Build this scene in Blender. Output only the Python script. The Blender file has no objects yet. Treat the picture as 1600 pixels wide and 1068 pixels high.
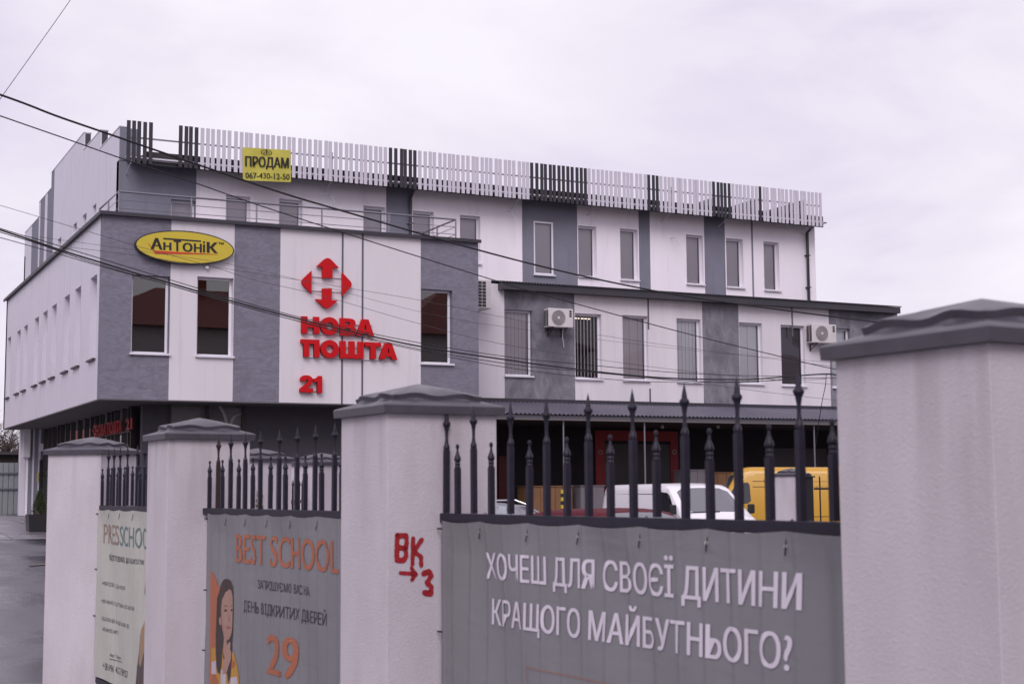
import bpy, bmesh, math, random
from mathutils import Vector, Matrix
rnd = random.Random(7)
SC = bpy.context.scene
COL = SC.collection

# ------------------------------------------------------------------ camera
PITCH, ROLL, YAW = math.radians(5.848), math.radians(-0.380), math.radians(26.323)
FPX = 2267.55                      # focal length in pixels of a 1600 px wide picture
EYE = Vector((0, 0, 1.7))
_f = Vector((math.sin(YAW)*math.cos(PITCH), math.cos(YAW)*math.cos(PITCH), math.sin(PITCH)))
_r0 = Vector((math.cos(YAW), -math.sin(YAW), 0))
_u0 = _r0.cross(_f)
_R = math.cos(ROLL)*_r0 + math.sin(ROLL)*_u0
_U = -math.sin(ROLL)*_r0 + math.cos(ROLL)*_u0
cam_data = bpy.data.cameras.new('camera')
cam = bpy.data.objects.new('camera', cam_data); COL.objects.link(cam)
cam.matrix_world = Matrix(((_R.x, _U.x, -_f.x, EYE.x), (_R.y, _U.y, -_f.y, EYE.y), (_R.z, _U.z, -_f.z, EYE.z), (0, 0, 0, 1)))
cam_data.sensor_width = 36.0
cam_data.lens = FPX*36/1600
cam_data.clip_end = 3000
cam_data.dof.use_dof = True
cam_data.dof.focus_distance = 38
cam_data.dof.aperture_fstop = 6.0
SC.camera = cam

def ray(px, py):
    return _f + _R*((px-800)/FPX) - _U*((py-534)/FPX)
def at_y(px, py, Y):
    d = ray(px, py); return EYE + d*(Y/d.y)
def at_x(px, py, X):
    d = ray(px, py); return EYE + d*(X/d.x)

# ------------------------------------------------------------------ sky, sun, exposure
w = bpy.data.worlds.new('World'); SC.world = w; w.use_nodes = True
nt = w.node_tree; nt.nodes.clear()
def N(t, **k):
    n = nt.nodes.new(t)
    for a, b in k.items(): setattr(n, a, b)
    return n
out = N('ShaderNodeOutputWorld')
sky = N('ShaderNodeTexSky'); sky.sky_type = 'NISHITA'; sky.sun_disc = False
sky.sun_elevation = math.radians(42); sky.sun_rotation = math.radians(214); sky.dust_density = 4
bg1 = N('ShaderNodeBackground'); bg1.inputs['Strength'].default_value = 0.05
tc = N('ShaderNodeTexCoord'); mp = N('ShaderNodeMapping'); mp.inputs['Scale'].default_value = (1.6, 1.6, 4.2)
mp.inputs['Location'].default_value = (3.1, 0.4, 1.2)
n1 = N('ShaderNodeTexNoise'); n1.inputs['Scale'].default_value = 1.9; n1.inputs['Detail'].default_value = 6; n1.inputs['Roughness'].default_value = .52
n1.inputs['Distortion'].default_value = .35
cr = N('ShaderNodeValToRGB')
cr.color_ramp.elements[0].position = .36; cr.color_ramp.elements[0].color = (.70, .635, .80, 1)
cr.color_ramp.elements[1].position = .66; cr.color_ramp.elements[1].color = (.93, .89, .965, 1)
e = cr.color_ramp.elements.new(.50); e.color = (.83, .775, .89, 1)
bg2 = N('ShaderNodeBackground'); bg2.inputs['Strength'].default_value = 1.10
mix = N('ShaderNodeMixShader'); mix.inputs['Fac'].default_value = .93
L = nt.links.new
L(sky.outputs[0], bg1.inputs['Color']); L(tc.outputs['Generated'], mp.inputs['Vector']); L(mp.outputs[0], n1.inputs['Vector'])
L(n1.outputs['Fac'], cr.inputs['Fac']); L(cr.outputs[0], bg2.inputs['Color'])
L(bg1.outputs[0], mix.inputs[1]); L(bg2.outputs[0], mix.inputs[2]); L(mix.outputs[0], out.inputs['Surface'])
sun_d = bpy.data.lights.new('sun', 'SUN'); sun = bpy.data.objects.new('sun', sun_d); COL.objects.link(sun)
sun_d.energy = 1.85; sun_d.angle = math.radians(35); sun_d.color = (1.0, .93, .97)
az = math.radians(214)            # where the sun stands, from +Y towards +X
el = math.radians(42)
sdir = Vector((math.sin(az)*math.cos(el), math.cos(az)*math.cos(el), math.sin(el)))
sun.rotation_euler = sdir.to_track_quat('Z', 'Y').to_euler()
sun.location = (0, -10, 40)
SC.view_settings.view_transform = 'Standard'; SC.view_settings.look = 'None'
SC.view_settings.exposure = 0; SC.view_settings.gamma = 1; SC.view_settings.use_curve_mapping = False
SC.render.engine = 'CYCLES'; SC.cycles.max_bounces = 6; SC.cycles.transparent_max_bounces = 12
SC.cycles.use_denoising = True

# ------------------------------------------------------------------ materials
MATS = {}
def new_mat(name):
    m = bpy.data.materials.new(name); m.use_nodes = True; MATS[name] = m
    return m, m.node_tree, m.node_tree.nodes['Principled BSDF']
def mat(name, col, rough=.7, metal=0., spec=.5, bump=0., bscale=40., var=0., vscale=3., stretch=(1, 1, 1), dist=0., dark=None, rvar=0., coat=0.):
    """colour with large soft variation (var), fine relief (bump)"""
    if name in MATS: return MATS[name]
    m, t, b = new_mat(name)
    b.inputs['Roughness'].default_value = rough; b.inputs['Metallic'].default_value = metal
    b.inputs['Specular IOR Level'].default_value = spec; b.inputs['Base Color'].default_value = (*col, 1)
    b.inputs['Coat Weight'].default_value = coat
    nn = t.nodes.new; ln = t.links.new
    if var or bump or rvar:
        g = nn('ShaderNodeTexCoord'); mpp = nn('ShaderNodeMapping'); mpp.inputs['Scale'].default_value = stretch
        ln(g.outputs['Object'], mpp.inputs['Vector'])
    if var:
        a = nn('ShaderNodeTexNoise'); a.inputs['Scale'].default_value = vscale; a.inputs['Detail'].default_value = 7; a.inputs['Roughness'].default_value = .62; a.inputs['Distortion'].default_value = dist
        ln(mpp.outputs[0], a.inputs['Vector'])
        r = nn('ShaderNodeValToRGB'); r.color_ramp.elements[0].position = .3; r.color_ramp.elements[1].position = .7
        d = dark if dark else tuple(c*(1-var) for c in col)
        r.color_ramp.elements[0].color = (*d, 1); r.color_ramp.elements[1].color = (*[min(1, c*(1+var*.35)) for c in col], 1)
        ln(a.outputs['Fac'], r.inputs['Fac']); ln(r.outputs[0], b.inputs['Base Color'])
        if rvar:
            mr = nn('ShaderNodeMapRange'); mr.inputs[1].default_value = .35; mr.inputs[2].default_value = .65
            mr.inputs[3].default_value = max(0.03, rough-rvar); mr.inputs[4].default_value = min(1, rough+rvar)
            ln(a.outputs['Fac'], mr.inputs[0]); ln(mr.outputs[0], b.inputs['Roughness'])
    if bump:
        c = nn('ShaderNodeTexNoise'); c.inputs['Scale'].default_value = bscale; c.inputs['Detail'].default_value = 6; c.inputs['Roughness'].default_value = .72
        ln(g.outputs['Object'], c.inputs['Vector'])
        bp = nn('ShaderNodeBump'); bp.inputs['Strength'].default_value = bump; bp.inputs['Distance'].default_value = .01
        ln(c.outputs['Fac'], bp.inputs['Height']); ln(bp.outputs[0], b.inputs['Normal'])
    return m
def glass_mat(name, tint=(.75, .78, .8), f=.12):
    m = bpy.data.materials.new(name); m.use_nodes = True; t = m.node_tree; t.nodes.clear(); MATS[name] = m
    o = t.nodes.new('ShaderNodeOutputMaterial'); tr = t.nodes.new('ShaderNodeBsdfTransparent'); gl = t.nodes.new('ShaderNodeBsdfGlossy')
    tr.inputs[0].default_value = (*tint, 1); gl.inputs['Roughness'].default_value = .01; gl.inputs[0].default_value = (.95, .95, .95, 1)
    fr = t.nodes.new('ShaderNodeFresnel'); fr.inputs[0].default_value = 1.5
    ad = t.nodes.new('ShaderNodeMath'); ad.operation = 'MULTIPLY_ADD'; ad.inputs[1].default_value = 1.6; ad.inputs[2].default_value = f-.06; ad.use_clamp = True
    mx = t.nodes.new('ShaderNodeMixShader')
    nz = t.nodes.new('ShaderNodeTexNoise'); nz.inputs['Scale'].default_value = .9
    bp = t.nodes.new('ShaderNodeBump'); bp.inputs['Strength'].default_value = .02; bp.inputs['Distance'].default_value = .02
    l = t.links.new
    l(nz.outputs[0], bp.inputs['Height']); l(bp.outputs[0], gl.inputs['Normal'])
    l(fr.outputs[0], ad.inputs[0]); l(ad.outputs[0], mx.inputs[0]); l(tr.outputs[0], mx.inputs[1]); l(gl.outputs[0], mx.inputs[2]); l(mx.outputs[0], o.inputs[0])
    return m
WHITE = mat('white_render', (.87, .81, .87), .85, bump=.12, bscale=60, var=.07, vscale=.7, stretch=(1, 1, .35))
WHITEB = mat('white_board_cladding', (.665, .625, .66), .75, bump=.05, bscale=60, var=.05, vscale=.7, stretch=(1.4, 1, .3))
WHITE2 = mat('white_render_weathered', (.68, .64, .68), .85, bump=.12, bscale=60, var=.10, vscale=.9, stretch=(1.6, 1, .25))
PANEL = mat('white_cladding', (.62, .59, .67), .5, var=.05, vscale=.8)
GREY = mat('grey_render', (.195, .185, .235), .8, bump=.25, bscale=25, var=.30, vscale=2.6, stretch=(1, 1, 2.6), dist=1.8)
GREYM = mat('grey_render_stained', (.215, .21, .245), .8, bump=.25, bscale=25, var=.50, vscale=1.7, stretch=(1.5, 1, .8), dist=1.0)
def add_stain(m, cx, cz, rx, rz, col):
    t = m.node_tree; nn, ln = t.nodes.new, t.links.new; b = t.nodes['Principled BSDF']; src = b.inputs['Base Color'].links[0].from_socket
    g = nn('ShaderNodeTexCoord'); sub = nn('ShaderNodeVectorMath'); sub.operation = 'SUBTRACT'; sub.inputs[1].default_value = (cx, 0, cz)
    mu = nn('ShaderNodeVectorMath'); mu.operation = 'MULTIPLY'; mu.inputs[1].default_value = (1/rx, 0, 1/rz); le = nn('ShaderNodeVectorMath'); le.operation = 'LENGTH'
    no = nn('ShaderNodeTexNoise'); no.inputs['Scale'].default_value = 3.2; no.inputs['Detail'].default_value = 6; ma = nn('ShaderNodeMath'); ma.operation = 'MULTIPLY_ADD'; ma.inputs[1].default_value = 1.5
    mr = nn('ShaderNodeMapRange'); mr.inputs[1].default_value = 1.1; mr.inputs[2].default_value = 1.9; mr.inputs[3].default_value = .75; mr.inputs[4].default_value = 0
    mx = nn('ShaderNodeMixRGB'); mx.inputs[2].default_value = (*col, 1)
    ln(g.outputs['Object'], sub.inputs[0]); ln(sub.outputs[0], mu.inputs[0]); ln(mu.outputs[0], le.inputs[0]); ln(g.outputs['Object'], no.inputs['Vector'])
    ln(no.outputs[0], ma.inputs[0]); ln(le.outputs['Value'], ma.inputs[2]); ln(ma.outputs[0], mr.inputs[0]); ln(mr.outputs[0], mx.inputs[0]); ln(src, mx.inputs[1]); ln(mx.outputs[0], b.inputs['Base Color'])
_ac = at_y(866, 545, 37.5); add_stain(GREYM, _ac.x, _ac.z, .75, 1.15, (.085, .08, .10))
_ac = at_y(1128, 550, 37.5); add_stain(GREYM, _ac.x, _ac.z, .6, .5, (.13, .125, .15))
_ac = at_y(1350, 500, 37.5); add_stain(GREYM, _ac.x, _ac.z, .5, .7, (.13, .125, .15))
GREYU = mat('grey_render_upper', (.20, .20, .25), .85, bump=.1, bscale=40, var=.12, vscale=1.5)
DARKM = mat('dark_metal', (.036, .033, .045), .5, metal=.0, var=.15, vscale=4)
ROOFM = mat('dark_sheet_metal', (.04, .037, .048), .4, var=.2, vscale=2)
CANOPYM = mat('grey_sheet_metal', (.12, .115, .15), .4, var=.15, vscale=2)
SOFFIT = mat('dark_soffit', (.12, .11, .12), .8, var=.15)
RAILM = mat('railing_metal', (.22, .21, .25), .35, metal=.5)
SLATW = mat('pale_slat_paint', (.56, .53, .60), .6, var=.06, vscale=1.5)
SLATD = mat('dark_slat_paint', (.026, .023, .033), .5, var=.1)
PVC = mat('white_pvc', (.74, .72, .78), .3)
SILL = mat('white_sill', (.70, .68, .74), .4, var=.08)
GROOVE = mat('groove_trim', (.10, .095, .115), .5)
GLASS = glass_mat('window_glass', (.62, .64, .66), .13)
GLASSM = glass_mat('window_glass_matt', (.93, .93, .94), .03)
GLASSD = glass_mat('shopfront_glass', (.32, .33, .34), .22)
BLIND = mat('grey_roller_blind', (.62, .58, .62), .8, var=.05, vscale=.6)
BLINDL = mat('light_vertical_blind', (.90, .92, .95), .7)
BLINDG = mat('grey_vertical_blind', (.66, .62, .66), .8)
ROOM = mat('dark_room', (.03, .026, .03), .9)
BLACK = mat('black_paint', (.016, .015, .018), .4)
VOID = mat('canopy_shade_wall', (.018, .016, .020), .9)  # wall colour darkened to hold the deep shade under the canopy
DKWALL = mat('dark_grey_wall', (.062, .056, .07), .8, var=.1, bump=.1)
RED = mat('sign_red', (.50, .006, .010), .55, spec=.2)
YEL = mat('sign_yellow', (.56, .44, .055), .55, spec=.2, var=.04)
INK = mat('black_print', (.012, .009, .010), .6)
PST = mat('pillar_render', (.56, .51, .55), .92, bump=.5, bscale=95, var=.12, vscale=2.6, stretch=(1, 1, .45))
def add_streaks(m, ztop, zfoot, col):
    t = m.node_tree; nn, ln = t.nodes.new, t.links.new; b = t.nodes['Principled BSDF']; src = b.inputs['Base Color'].links[0].from_socket
    g = nn('ShaderNodeTexCoord'); mp = nn('ShaderNodeMapping'); mp.inputs['Scale'].default_value = (9, 9, .9); no = nn('ShaderNodeTexNoise'); no.inputs['Scale'].default_value = 1; no.inputs['Detail'].default_value = 5
    sx = nn('ShaderNodeSeparateXYZ'); a = nn('ShaderNodeMapRange'); a.inputs[1].default_value = ztop-.75; a.inputs[2].default_value = ztop; b2 = nn('ShaderNodeMapRange'); b2.inputs[1].default_value = zfoot; b2.inputs[2].default_value = 0.
    c = nn('ShaderNodeMath'); c.operation = 'MAXIMUM'; d = nn('ShaderNodeMapRange'); d.inputs[1].default_value = .48; d.inputs[2].default_value = .75; e_ = nn('ShaderNodeMath'); e_.operation = 'MULTIPLY'; f_ = nn('ShaderNodeMath'); f_.operation = 'MULTIPLY'; f_.inputs[1].default_value = .55
    mx = nn('ShaderNodeMixRGB'); mx.inputs[2].default_value = (*col, 1)
    ln(g.outputs['Object'], mp.inputs[0]); ln(mp.outputs[0], no.inputs['Vector']); ln(g.outputs['Object'], sx.inputs[0]); ln(sx.outputs['Z'], a.inputs[0]); ln(sx.outputs['Z'], b2.inputs[0])
    ln(a.outputs[0], c.inputs[0]); ln(b2.outputs[0], c.inputs[1]); ln(no.outputs[0], d.inputs[0]); ln(c.outputs[0], e_.inputs[0]); ln(d.outputs[0], e_.inputs[1]); ln(e_.outputs[0], f_.inputs[0])
    ln(f_.outputs[0], mx.inputs[0]); ln(src, mx.inputs[1]); ln(mx.outputs[0], b.inputs['Base Color'])
add_streaks(PST, 2.08, .45, (.30, .265, .27))
def add_drips(m, col, amt=.35):
    t = m.node_tree; nn, ln = t.nodes.new, t.links.new; b = t.nodes['Principled BSDF']; src = b.inputs['Base Color'].links[0].from_socket
    g = nn('ShaderNodeTexCoord'); mp = nn('ShaderNodeMapping'); mp.inputs['Scale'].default_value = (3.2, 3.2, .22); no = nn('ShaderNodeTexNoise'); no.inputs['Scale'].default_value = 1.6; no.inputs['Detail'].default_value = 6
    d = nn('ShaderNodeMapRange'); d.inputs[1].default_value = .56; d.inputs[2].default_value = .80; d.inputs[4].default_value = amt; mx = nn('ShaderNodeMixRGB'); mx.inputs[2].default_value = (*col, 1)
    ln(g.outputs['Object'], mp.inputs[0]); ln(mp.outputs[0], no.inputs['Vector']); ln(no.outputs[0], d.inputs[0]); ln(d.outputs[0], mx.inputs[0]); ln(src, mx.inputs[1]); ln(mx.outputs[0], b.inputs['Base Color'])
for m_ in (WHITE2, WHITEB): add_drips(m_, (.38, .34, .37), .3)
add_drips(WHITE, (.5, .46, .5), .3); add_drips(PANEL, (.42, .40, .44), .25)
for m_ in (GREY, GREYU): add_drips(m_, (.12, .115, .14), .45)
CAPM = mat('pillar_cap_metal', (.070, .062, .080), .40, var=.30, vscale=7, bump=.06, bscale=14, rvar=.08)
IRON = mat('fence_iron', (.017, .014, .027), .5, spec=.3, var=.25, vscale=14, bump=.15, bscale=60)
RUST = mat('rusty_iron', (.032, .014, .013), .8, var=.4, vscale=20)
TIE = mat('black_tie', (.008, .008, .009), .5)

# ------------------------------------------------------------------ helpers
class MB:
    def __init__(s): s.v = []; s.f = []; s.mi = []
    def face(s, pts, k=0):
        b = len(s.v); s.v += [tuple(p) for p in pts]; s.f.append(tuple(range(b, b+len(pts)))); s.mi.append(k)
    def add(s, vs, fs, k=0):
        b = len(s.v); s.v += [tuple(p) for p in vs]; s.f += [tuple(b+i for i in f) for f in fs]; s.mi += [k]*len(fs)
    def box(s, x0, x1, y0, y1, z0, z1, k=0):
        s.add([(x0, y0, z0), (x1, y0, z0), (x1, y1, z0), (x0, y1, z0), (x0, y0, z1), (x1, y0, z1), (x1, y1, z1), (x0, y1, z1)],
              [(0, 3, 2, 1), (4, 5, 6, 7), (0, 1, 5, 4), (1, 2, 6, 5), (2, 3, 7, 6), (3, 0, 4, 7)], k); return s
    def obox(s, c, ax, ay, hx, hy, z0, z1, k=0):
        """box with horizontal axes ax, ay (unit 2-vectors), centre c"""
        P = []
        for z in (z0, z1):
            for sx, sy in ((-1, -1), (1, -1), (1, 1), (-1, 1)):
                P.append((c[0]+ax[0]*hx*sx+ay[0]*hy*sy, c[1]+ax[1]*hx*sx+ay[1]*hy*sy, z))
        s.add(P, [(0, 3, 2, 1), (4, 5, 6, 7), (0, 1, 5, 4), (1, 2, 6, 5), (2, 3, 7, 6), (3, 0, 4, 7)], k); return s
    def tube(s, pts, r, n=6, k=0, caps=True):
        pts = [Vector(p) for p in pts]; rings = []
        rr = r if isinstance(r, (list, tuple)) else [r]*len(pts)
        for i, p in enumerate(pts):
            d = (pts[min(i+1, len(pts)-1)]-pts[max(i-1, 0)]).normalized()
            a = d.cross(Vector((0, 0, 1)))
            if a.length < 1e-3: a = d.cross(Vector((1, 0, 0)))
            a.normalize(); b2 = d.cross(a).normalized()
            rings.append([p+(a*math.cos(6.28318*j/n)+b2*math.sin(6.28318*j/n))*rr[i] for j in range(n)])
        vs = [q for r_ in rings for q in r_]; fs = []
        for i in range(len(pts)-1):
            for j in range(n): fs.append((i*n+j, i*n+(j+1) % n, (i+1)*n+(j+1) % n, (i+1)*n+j))
        if caps: fs += [tuple(range(n))[::-1], tuple(range((len(pts)-1)*n, len(pts)*n))]
        s.add(vs, fs, k); return s
    def lathe(s, prof, x, y, n=10, k=0, sq=0):
        vs = []; fs = []
        for (r, z) in prof:
            for j in range(n):
                a = 6.28318*(j+.5)/n; vs.append((x+r*math.cos(a), y+r*math.sin(a), z))
        for i in range(len(prof)-1):
            for j in range(n): fs.append((i*n+j, i*n+(j+1) % n, (i+1)*n+(j+1) % n, (i+1)*n+j))
        fs += [tuple(range(n))[::-1], tuple(range((len(prof)-1)*n, len(prof)*n))]
        s.add(vs, fs, k); return s
    def prism(s, poly, P, d0, d1, k=0):
        """poly of (u, v) extruded between depths d0 and d1; P(u, v, d) -> xyz"""
        n = len(poly)
        s.add([P(u, v, d0) for u, v in poly]+[P(u, v, d1) for u, v in poly],
              [tuple(range(n)), tuple(range(n, 2*n))[::-1]]+[(i, (i+1) % n, n+(i+1) % n, n+i) for i in range(n)], k); return s
    def build(s, name, m, parent=None, smooth=False, recalc=True, bevel=0):
        me = bpy.data.meshes.new(name); me.from_pydata(s.v, [], s.f)
        mm = m if isinstance(m, (list, tuple)) else [m]
        for q in mm: me.materials.append(q)
        if len(mm) > 1:
            for i, p in enumerate(me.polygons): p.material_index = s.mi[i]
        if recalc:
            b = bmesh.new(); b.from_mesh(me); bmesh.ops.remove_doubles(b, verts=b.verts, dist=1e-5) if smooth else None
            bmesh.ops.recalc_face_normals(b, faces=b.faces); b.to_mesh(me); b.free()
        if smooth:
            for p in me.polygons: p.use_smooth = True
        o = bpy.data.objects.new(name, me); COL.objects.link(o)
        if bevel:
            bv = o.modifiers.new('bevel', 'BEVEL'); bv.width = bevel; bv.segments = 2; bv.limit_method = 'ANGLE'
        if parent: adopt(o, parent)
        return o
def pm(parent):
    m = Matrix.Translation(parent.location) @ parent.rotation_euler.to_matrix().to_4x4()
    return (pm(parent.parent) @ parent.matrix_parent_inverse @ m) if parent.parent else m
def adopt(o, parent):
    o.parent = parent; o.matrix_parent_inverse = pm(parent).inverted()
def tag(o, label=None, cat=None, group=None, kind=None):
    if label: o['label'] = label
    if cat: o['category'] = cat
    if group: o['group'] = group
    if kind: o['kind'] = kind
    return o
def empty(name, loc=(0, 0, 0), parent=None):
    o = bpy.data.objects.new(name, None); COL.objects.link(o); o.location = loc; o.empty_display_size = .3
    if parent: adopt(o, parent)
    return o
def thing(name, label, cat, loc=(0, 0, 0), group=None):
    return tag(empty(name, loc), label, cat, group)
def front(Y): return lambda u, v, d: (u, Y+d, v)
def side(X): return lambda u, v, d: (X+d, u, v)

def wall(name, P, u0, u1, z0, z1, holes, m, parent, thick=.3, du=None):
    """a wall slab with real openings; holes (a0,a1,b0,b1)"""
    b = MB()
    us = sorted({u0, u1, *[h[0] for h in holes], *[h[1] for h in holes]}); zs = sorted({z0, z1, *[h[2] for h in holes], *[h[3] for h in holes]})
    us = [u for u in us if u0-1e-6 <= u <= u1+1e-6]; zs = [z for z in zs if z0-1e-6 <= z <= z1+1e-6]
    for i in range(len(us)-1):
        for j in range(len(zs)-1):
            cu, cz = (us[i]+us[i+1])/2, (zs[j]+zs[j+1])/2
            if any(h[0] < cu < h[1] and h[2] < cz < h[3] for h in holes): continue
            for d in (0, thick): b.face([P(us[i], zs[j], d), P(us[i+1], zs[j], d), P(us[i+1], zs[j+1], d), P(us[i], zs[j+1], d)])
    for (a0, a1, c0, c1) in holes:
        for q in (((a0, c0), (a1, c0)), ((a1, c0), (a1, c1)), ((a1, c1), (a0, c1)), ((a0, c1), (a0, c0))):
            b.face([P(*q[0], 0), P(*q[1], 0), P(*q[1], thick), P(*q[0], thick)])
    for q in (((u0, z0), (u1, z0)), ((u1, z0), (u1, z1)), ((u1, z1), (u0, z1)), ((u0, z1), (u0, z0))):
        b.face([P(*q[0], 0), P(*q[1], 0), P(*q[1], thick), P(*q[0], thick)])
    return b.build(name, m, parent, recalc=False)

def boxP(b, P, u0, u1, z0, z1, d0, d1, k=0):
    b.add([P(u0, z0, d0), P(u1, z0, d0), P(u1, z1, d0), P(u0, z1, d0), P(u0, z0, d1), P(u1, z0, d1), P(u1, z1, d1), P(u0, z1, d1)],
          [(0, 1, 2, 3), (7, 6, 5, 4), (0, 4, 5, 1), (1, 5, 6, 2), (2, 6, 7, 3), (3, 7, 4, 0)], k)
def window(P, a0, a1, c0, c1, parent, depth=.14, fw=.06, blind=None, sill=True, pane=None, sash=0, sillm=None):
    wnd = empty('window', P((a0+a1)/2, c0, 0), parent)
    b = MB(); d0, d1 = depth, depth+.07
    boxP(b, P, a0, a0+fw, c0, c1, d0, d1); boxP(b, P, a1-fw, a1, c0, c1, d0, d1)
    boxP(b, P, a0+fw, a1-fw, c0, c0+fw, d0, d1); boxP(b, P, a0+fw, a1-fw, c1-fw, c1, d0, d1)
    if sash:
        boxP(b, P, a0+fw, a1-fw, c0+fw+sash, c0+fw+sash+.05, d0, d1)
    b.build('frame', PVC, wnd, bevel=.006)
    g = MB(); g.face([P(a0+fw, c0+fw, d0+.03), P(a1-fw, c0+fw, d0+.03), P(a1-fw, c1-fw, d0+.03), P(a0+fw, c1-fw, d0+.03)])
    g.build('pane', pane or GLASS, wnd, recalc=False)
    if sill:
        s = MB(); boxP(s, P, a0-.03, a1+.03, c0-.035, c0+.012, -.07, depth+.01); s.build('sill', sillm or SILL, wnd)
    if blind == 'roller':
        q = MB(); q.face([P(a0+fw, c0+fw, d0+.10), P(a1-fw, c0+fw, d0+.10), P(a1-fw, c1-fw, d0+.10), P(a0+fw, c1-fw, d0+.10)]); q.build('blind', BLIND, wnd, recalc=False)
    elif blind:
        mm, wd, gap = blind
        q = MB(); u = a0+fw
        while u < a1-fw:
            e = min(u+wd, a1-fw)
            q.face([P(u, c0+fw, d0+.10), P(e, c0+fw, d0+.11), P(e, c1-fw, d0+.11), P(u, c1-fw, d0+.10)]); u += wd+gap
        q.build('blind', mm, wnd, recalc=False)
    return wnd

def text_geo(body, bold=0., extr=0., res=3):
    c = bpy.data.curves.new('lettering', 'FONT'); c.body = body; c.offset = bold; c.extrude = extr; c.resolution_u = res; c.fill_mode = 'BOTH'
    o = bpy.data.objects.new('lettering', c); COL.objects.link(o)
    bpy.context.view_layer.update()
    me = bpy.data.meshes.new_from_object(o.evaluated_get(bpy.context.evaluated_depsgraph_get()))
    vs = [tuple(v.co) for v in me.vertices]; fs = [tuple(p.vertices) for p in me.polygons]
    bpy.data.objects.remove(o); bpy.data.meshes.remove(me); bpy.data.curves.remove(c)
    return vs, fs
_caps = {}
def cap_h(bold):
    if bold not in _caps:
        vs, _ = text_geo('Н', bold); _caps[bold] = (min(v[1] for v in vs), max(v[1] for v in vs))
    return _caps[bold]
def refine(b, lim):
    for _ in range(7):
        es = [e_ for e_ in b.edges if e_.calc_length() > lim]
        if not es: break
        bmesh.ops.subdivide_edges(b, edges=es, cuts=1); bmesh.ops.triangulate(b, faces=b.faces, ngon_method='EAR_CLIP')
def text(name, body, P, corners, m, parent, bold=.01, d0=0., depth=0., res=3, cap=None, per_letter=False, shifts=(0,), soft=False, gap=.0004):
    """lettering that fills the quad corners (bottom-left, bottom-right, top-right, top-left of the capitals) on surface P"""
    vs, fs = text_geo(body, bold, .5 if depth else 0., res)
    x0 = min(v[0] for v in vs); x1 = max(v[0] for v in vs); y0, y1 = cap or cap_h(bold)
    BL, BR, TR, TL = [Vector(q) for q in corners]
    def mp_(v):
        s, t = (v[0]-x0)/(x1-x0), (v[1]-y0)/(y1-y0)
        q = (BL*(1-s)+BR*s)*(1-t)+(TL*(1-s)+TR*s)*t
        return P(q.x, q.y, d0-(v[2]+.5)*depth if depth else d0)
    V = [mp_(v) for v in vs]
    if not per_letter:
        b = MB()
        for n_, sh in enumerate(shifts):
            vv = [(v[0]+sh, v[1], v[2]) for v in vs]; ff = fs
            if soft:
                q = bmesh.new(); vl = [q.verts.new(v) for v in vv]
                for f in fs:
                    try: q.faces.new([vl[i] for i in f])
                    except ValueError: pass
                refine(q, .10); q.verts.ensure_lookup_table(); q.verts.index_update(); vv = [tuple(v.co) for v in q.verts]; ff = [tuple(v.index for v in f.verts) for f in q.faces]; q.free()
            d_old = d0; k_ = []
            for v in vv:
                s_, t_ = (v[0]-x0)/(x1-x0), (v[1]-y0)/(y1-y0); p_ = (BL*(1-s_)+BR*s_)*(1-t_)+(TL*(1-s_)+TR*s_)*t_
                k_.append(P(p_.x, p_.y, (d0-(v[2]+.5)*depth-n_*gap) if depth else d0+n_*gap*(1 if soft else -1)))
            b.add(k_, ff)
        return b.build(name, m, parent, recalc=bool(depth))
    par = list(range(len(vs)))
    def fd(i):
        while par[i] != i: par[i] = par[par[i]]; i = par[i]
        return i
    key = {}
    for i, v in enumerate(vs):
        k = (round(v[0], 4), round(v[1], 4))
        if k in key: par[fd(i)] = fd(key[k])
        else: key[k] = i
    for f in fs:
        for a in f[1:]: par[fd(a)] = fd(f[0])
    comp = {}
    for f in fs: comp.setdefault(fd(f[0]), []).append(f)
    for c in sorted(comp.values(), key=lambda c: min(vs[f[0]][0] for f in c)):
        ids = sorted({i for f in c for i in f}); mpi = {a: i for i, a in enumerate(ids)}
        b = MB(); b.add([V[i] for i in ids], [tuple(mpi[i] for i in f) for f in c]); b.build(name, m, parent)

# ------------------------------------------------------------------ ground
def sm(t): t = max(0., min(1., t)); return t*t*(3-2*t)
def gh(x, y):
    return 1.0*sm((y-15)/(44-15))*(1-sm((x-6.6)/4.5))
m, t, b = new_mat('wet_asphalt')
nn, ln = t.nodes.new, t.links.new
g = nn('ShaderNodeTexCoord'); mp_n = nn('ShaderNodeMapping'); mp_n.inputs['Scale'].default_value = (.30, .22, .3)
ln(g.outputs['Object'], mp_n.inputs['Vector'])
a = nn('ShaderNodeTexNoise'); a.inputs['Scale'].default_value = 1.0; a.inputs['Detail'].default_value = 7; a.inputs['Roughness'].default_value = .6; a.inputs['Distortion'].default_value = .5
ln(mp_n.outputs[0], a.inputs['Vector'])
r = nn('ShaderNodeValToRGB'); r.color_ramp.elements[0].position = .40; r.color_ramp.elements[0].color = (.045, .042, .05, 1)
r.color_ramp.elements[1].position = .62; r.color_ramp.elements[1].color = (.115, .105, .12, 1)
ln(a.outputs['Fac'], r.inputs['Fac']); ln(r.outputs[0], b.inputs['Base Color'])
mr = nn('ShaderNodeMapRange'); mr.inputs[1].default_value = .40; mr.inputs[2].default_value = .60; mr.inputs[3].default_value = .16; mr.inputs[4].default_value = .62
ln(a.outputs['Fac'], mr.inputs[0]); ln(mr.outputs[0], b.inputs['Roughness'])
c = nn('ShaderNodeTexNoise'); c.inputs['Scale'].default_value = 70; c.inputs['Detail'].default_value = 3
bp = nn('ShaderNodeBump'); bp.inputs['Strength'].default_value = .35; bp.inputs['Distance'].default_value = .006
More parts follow.
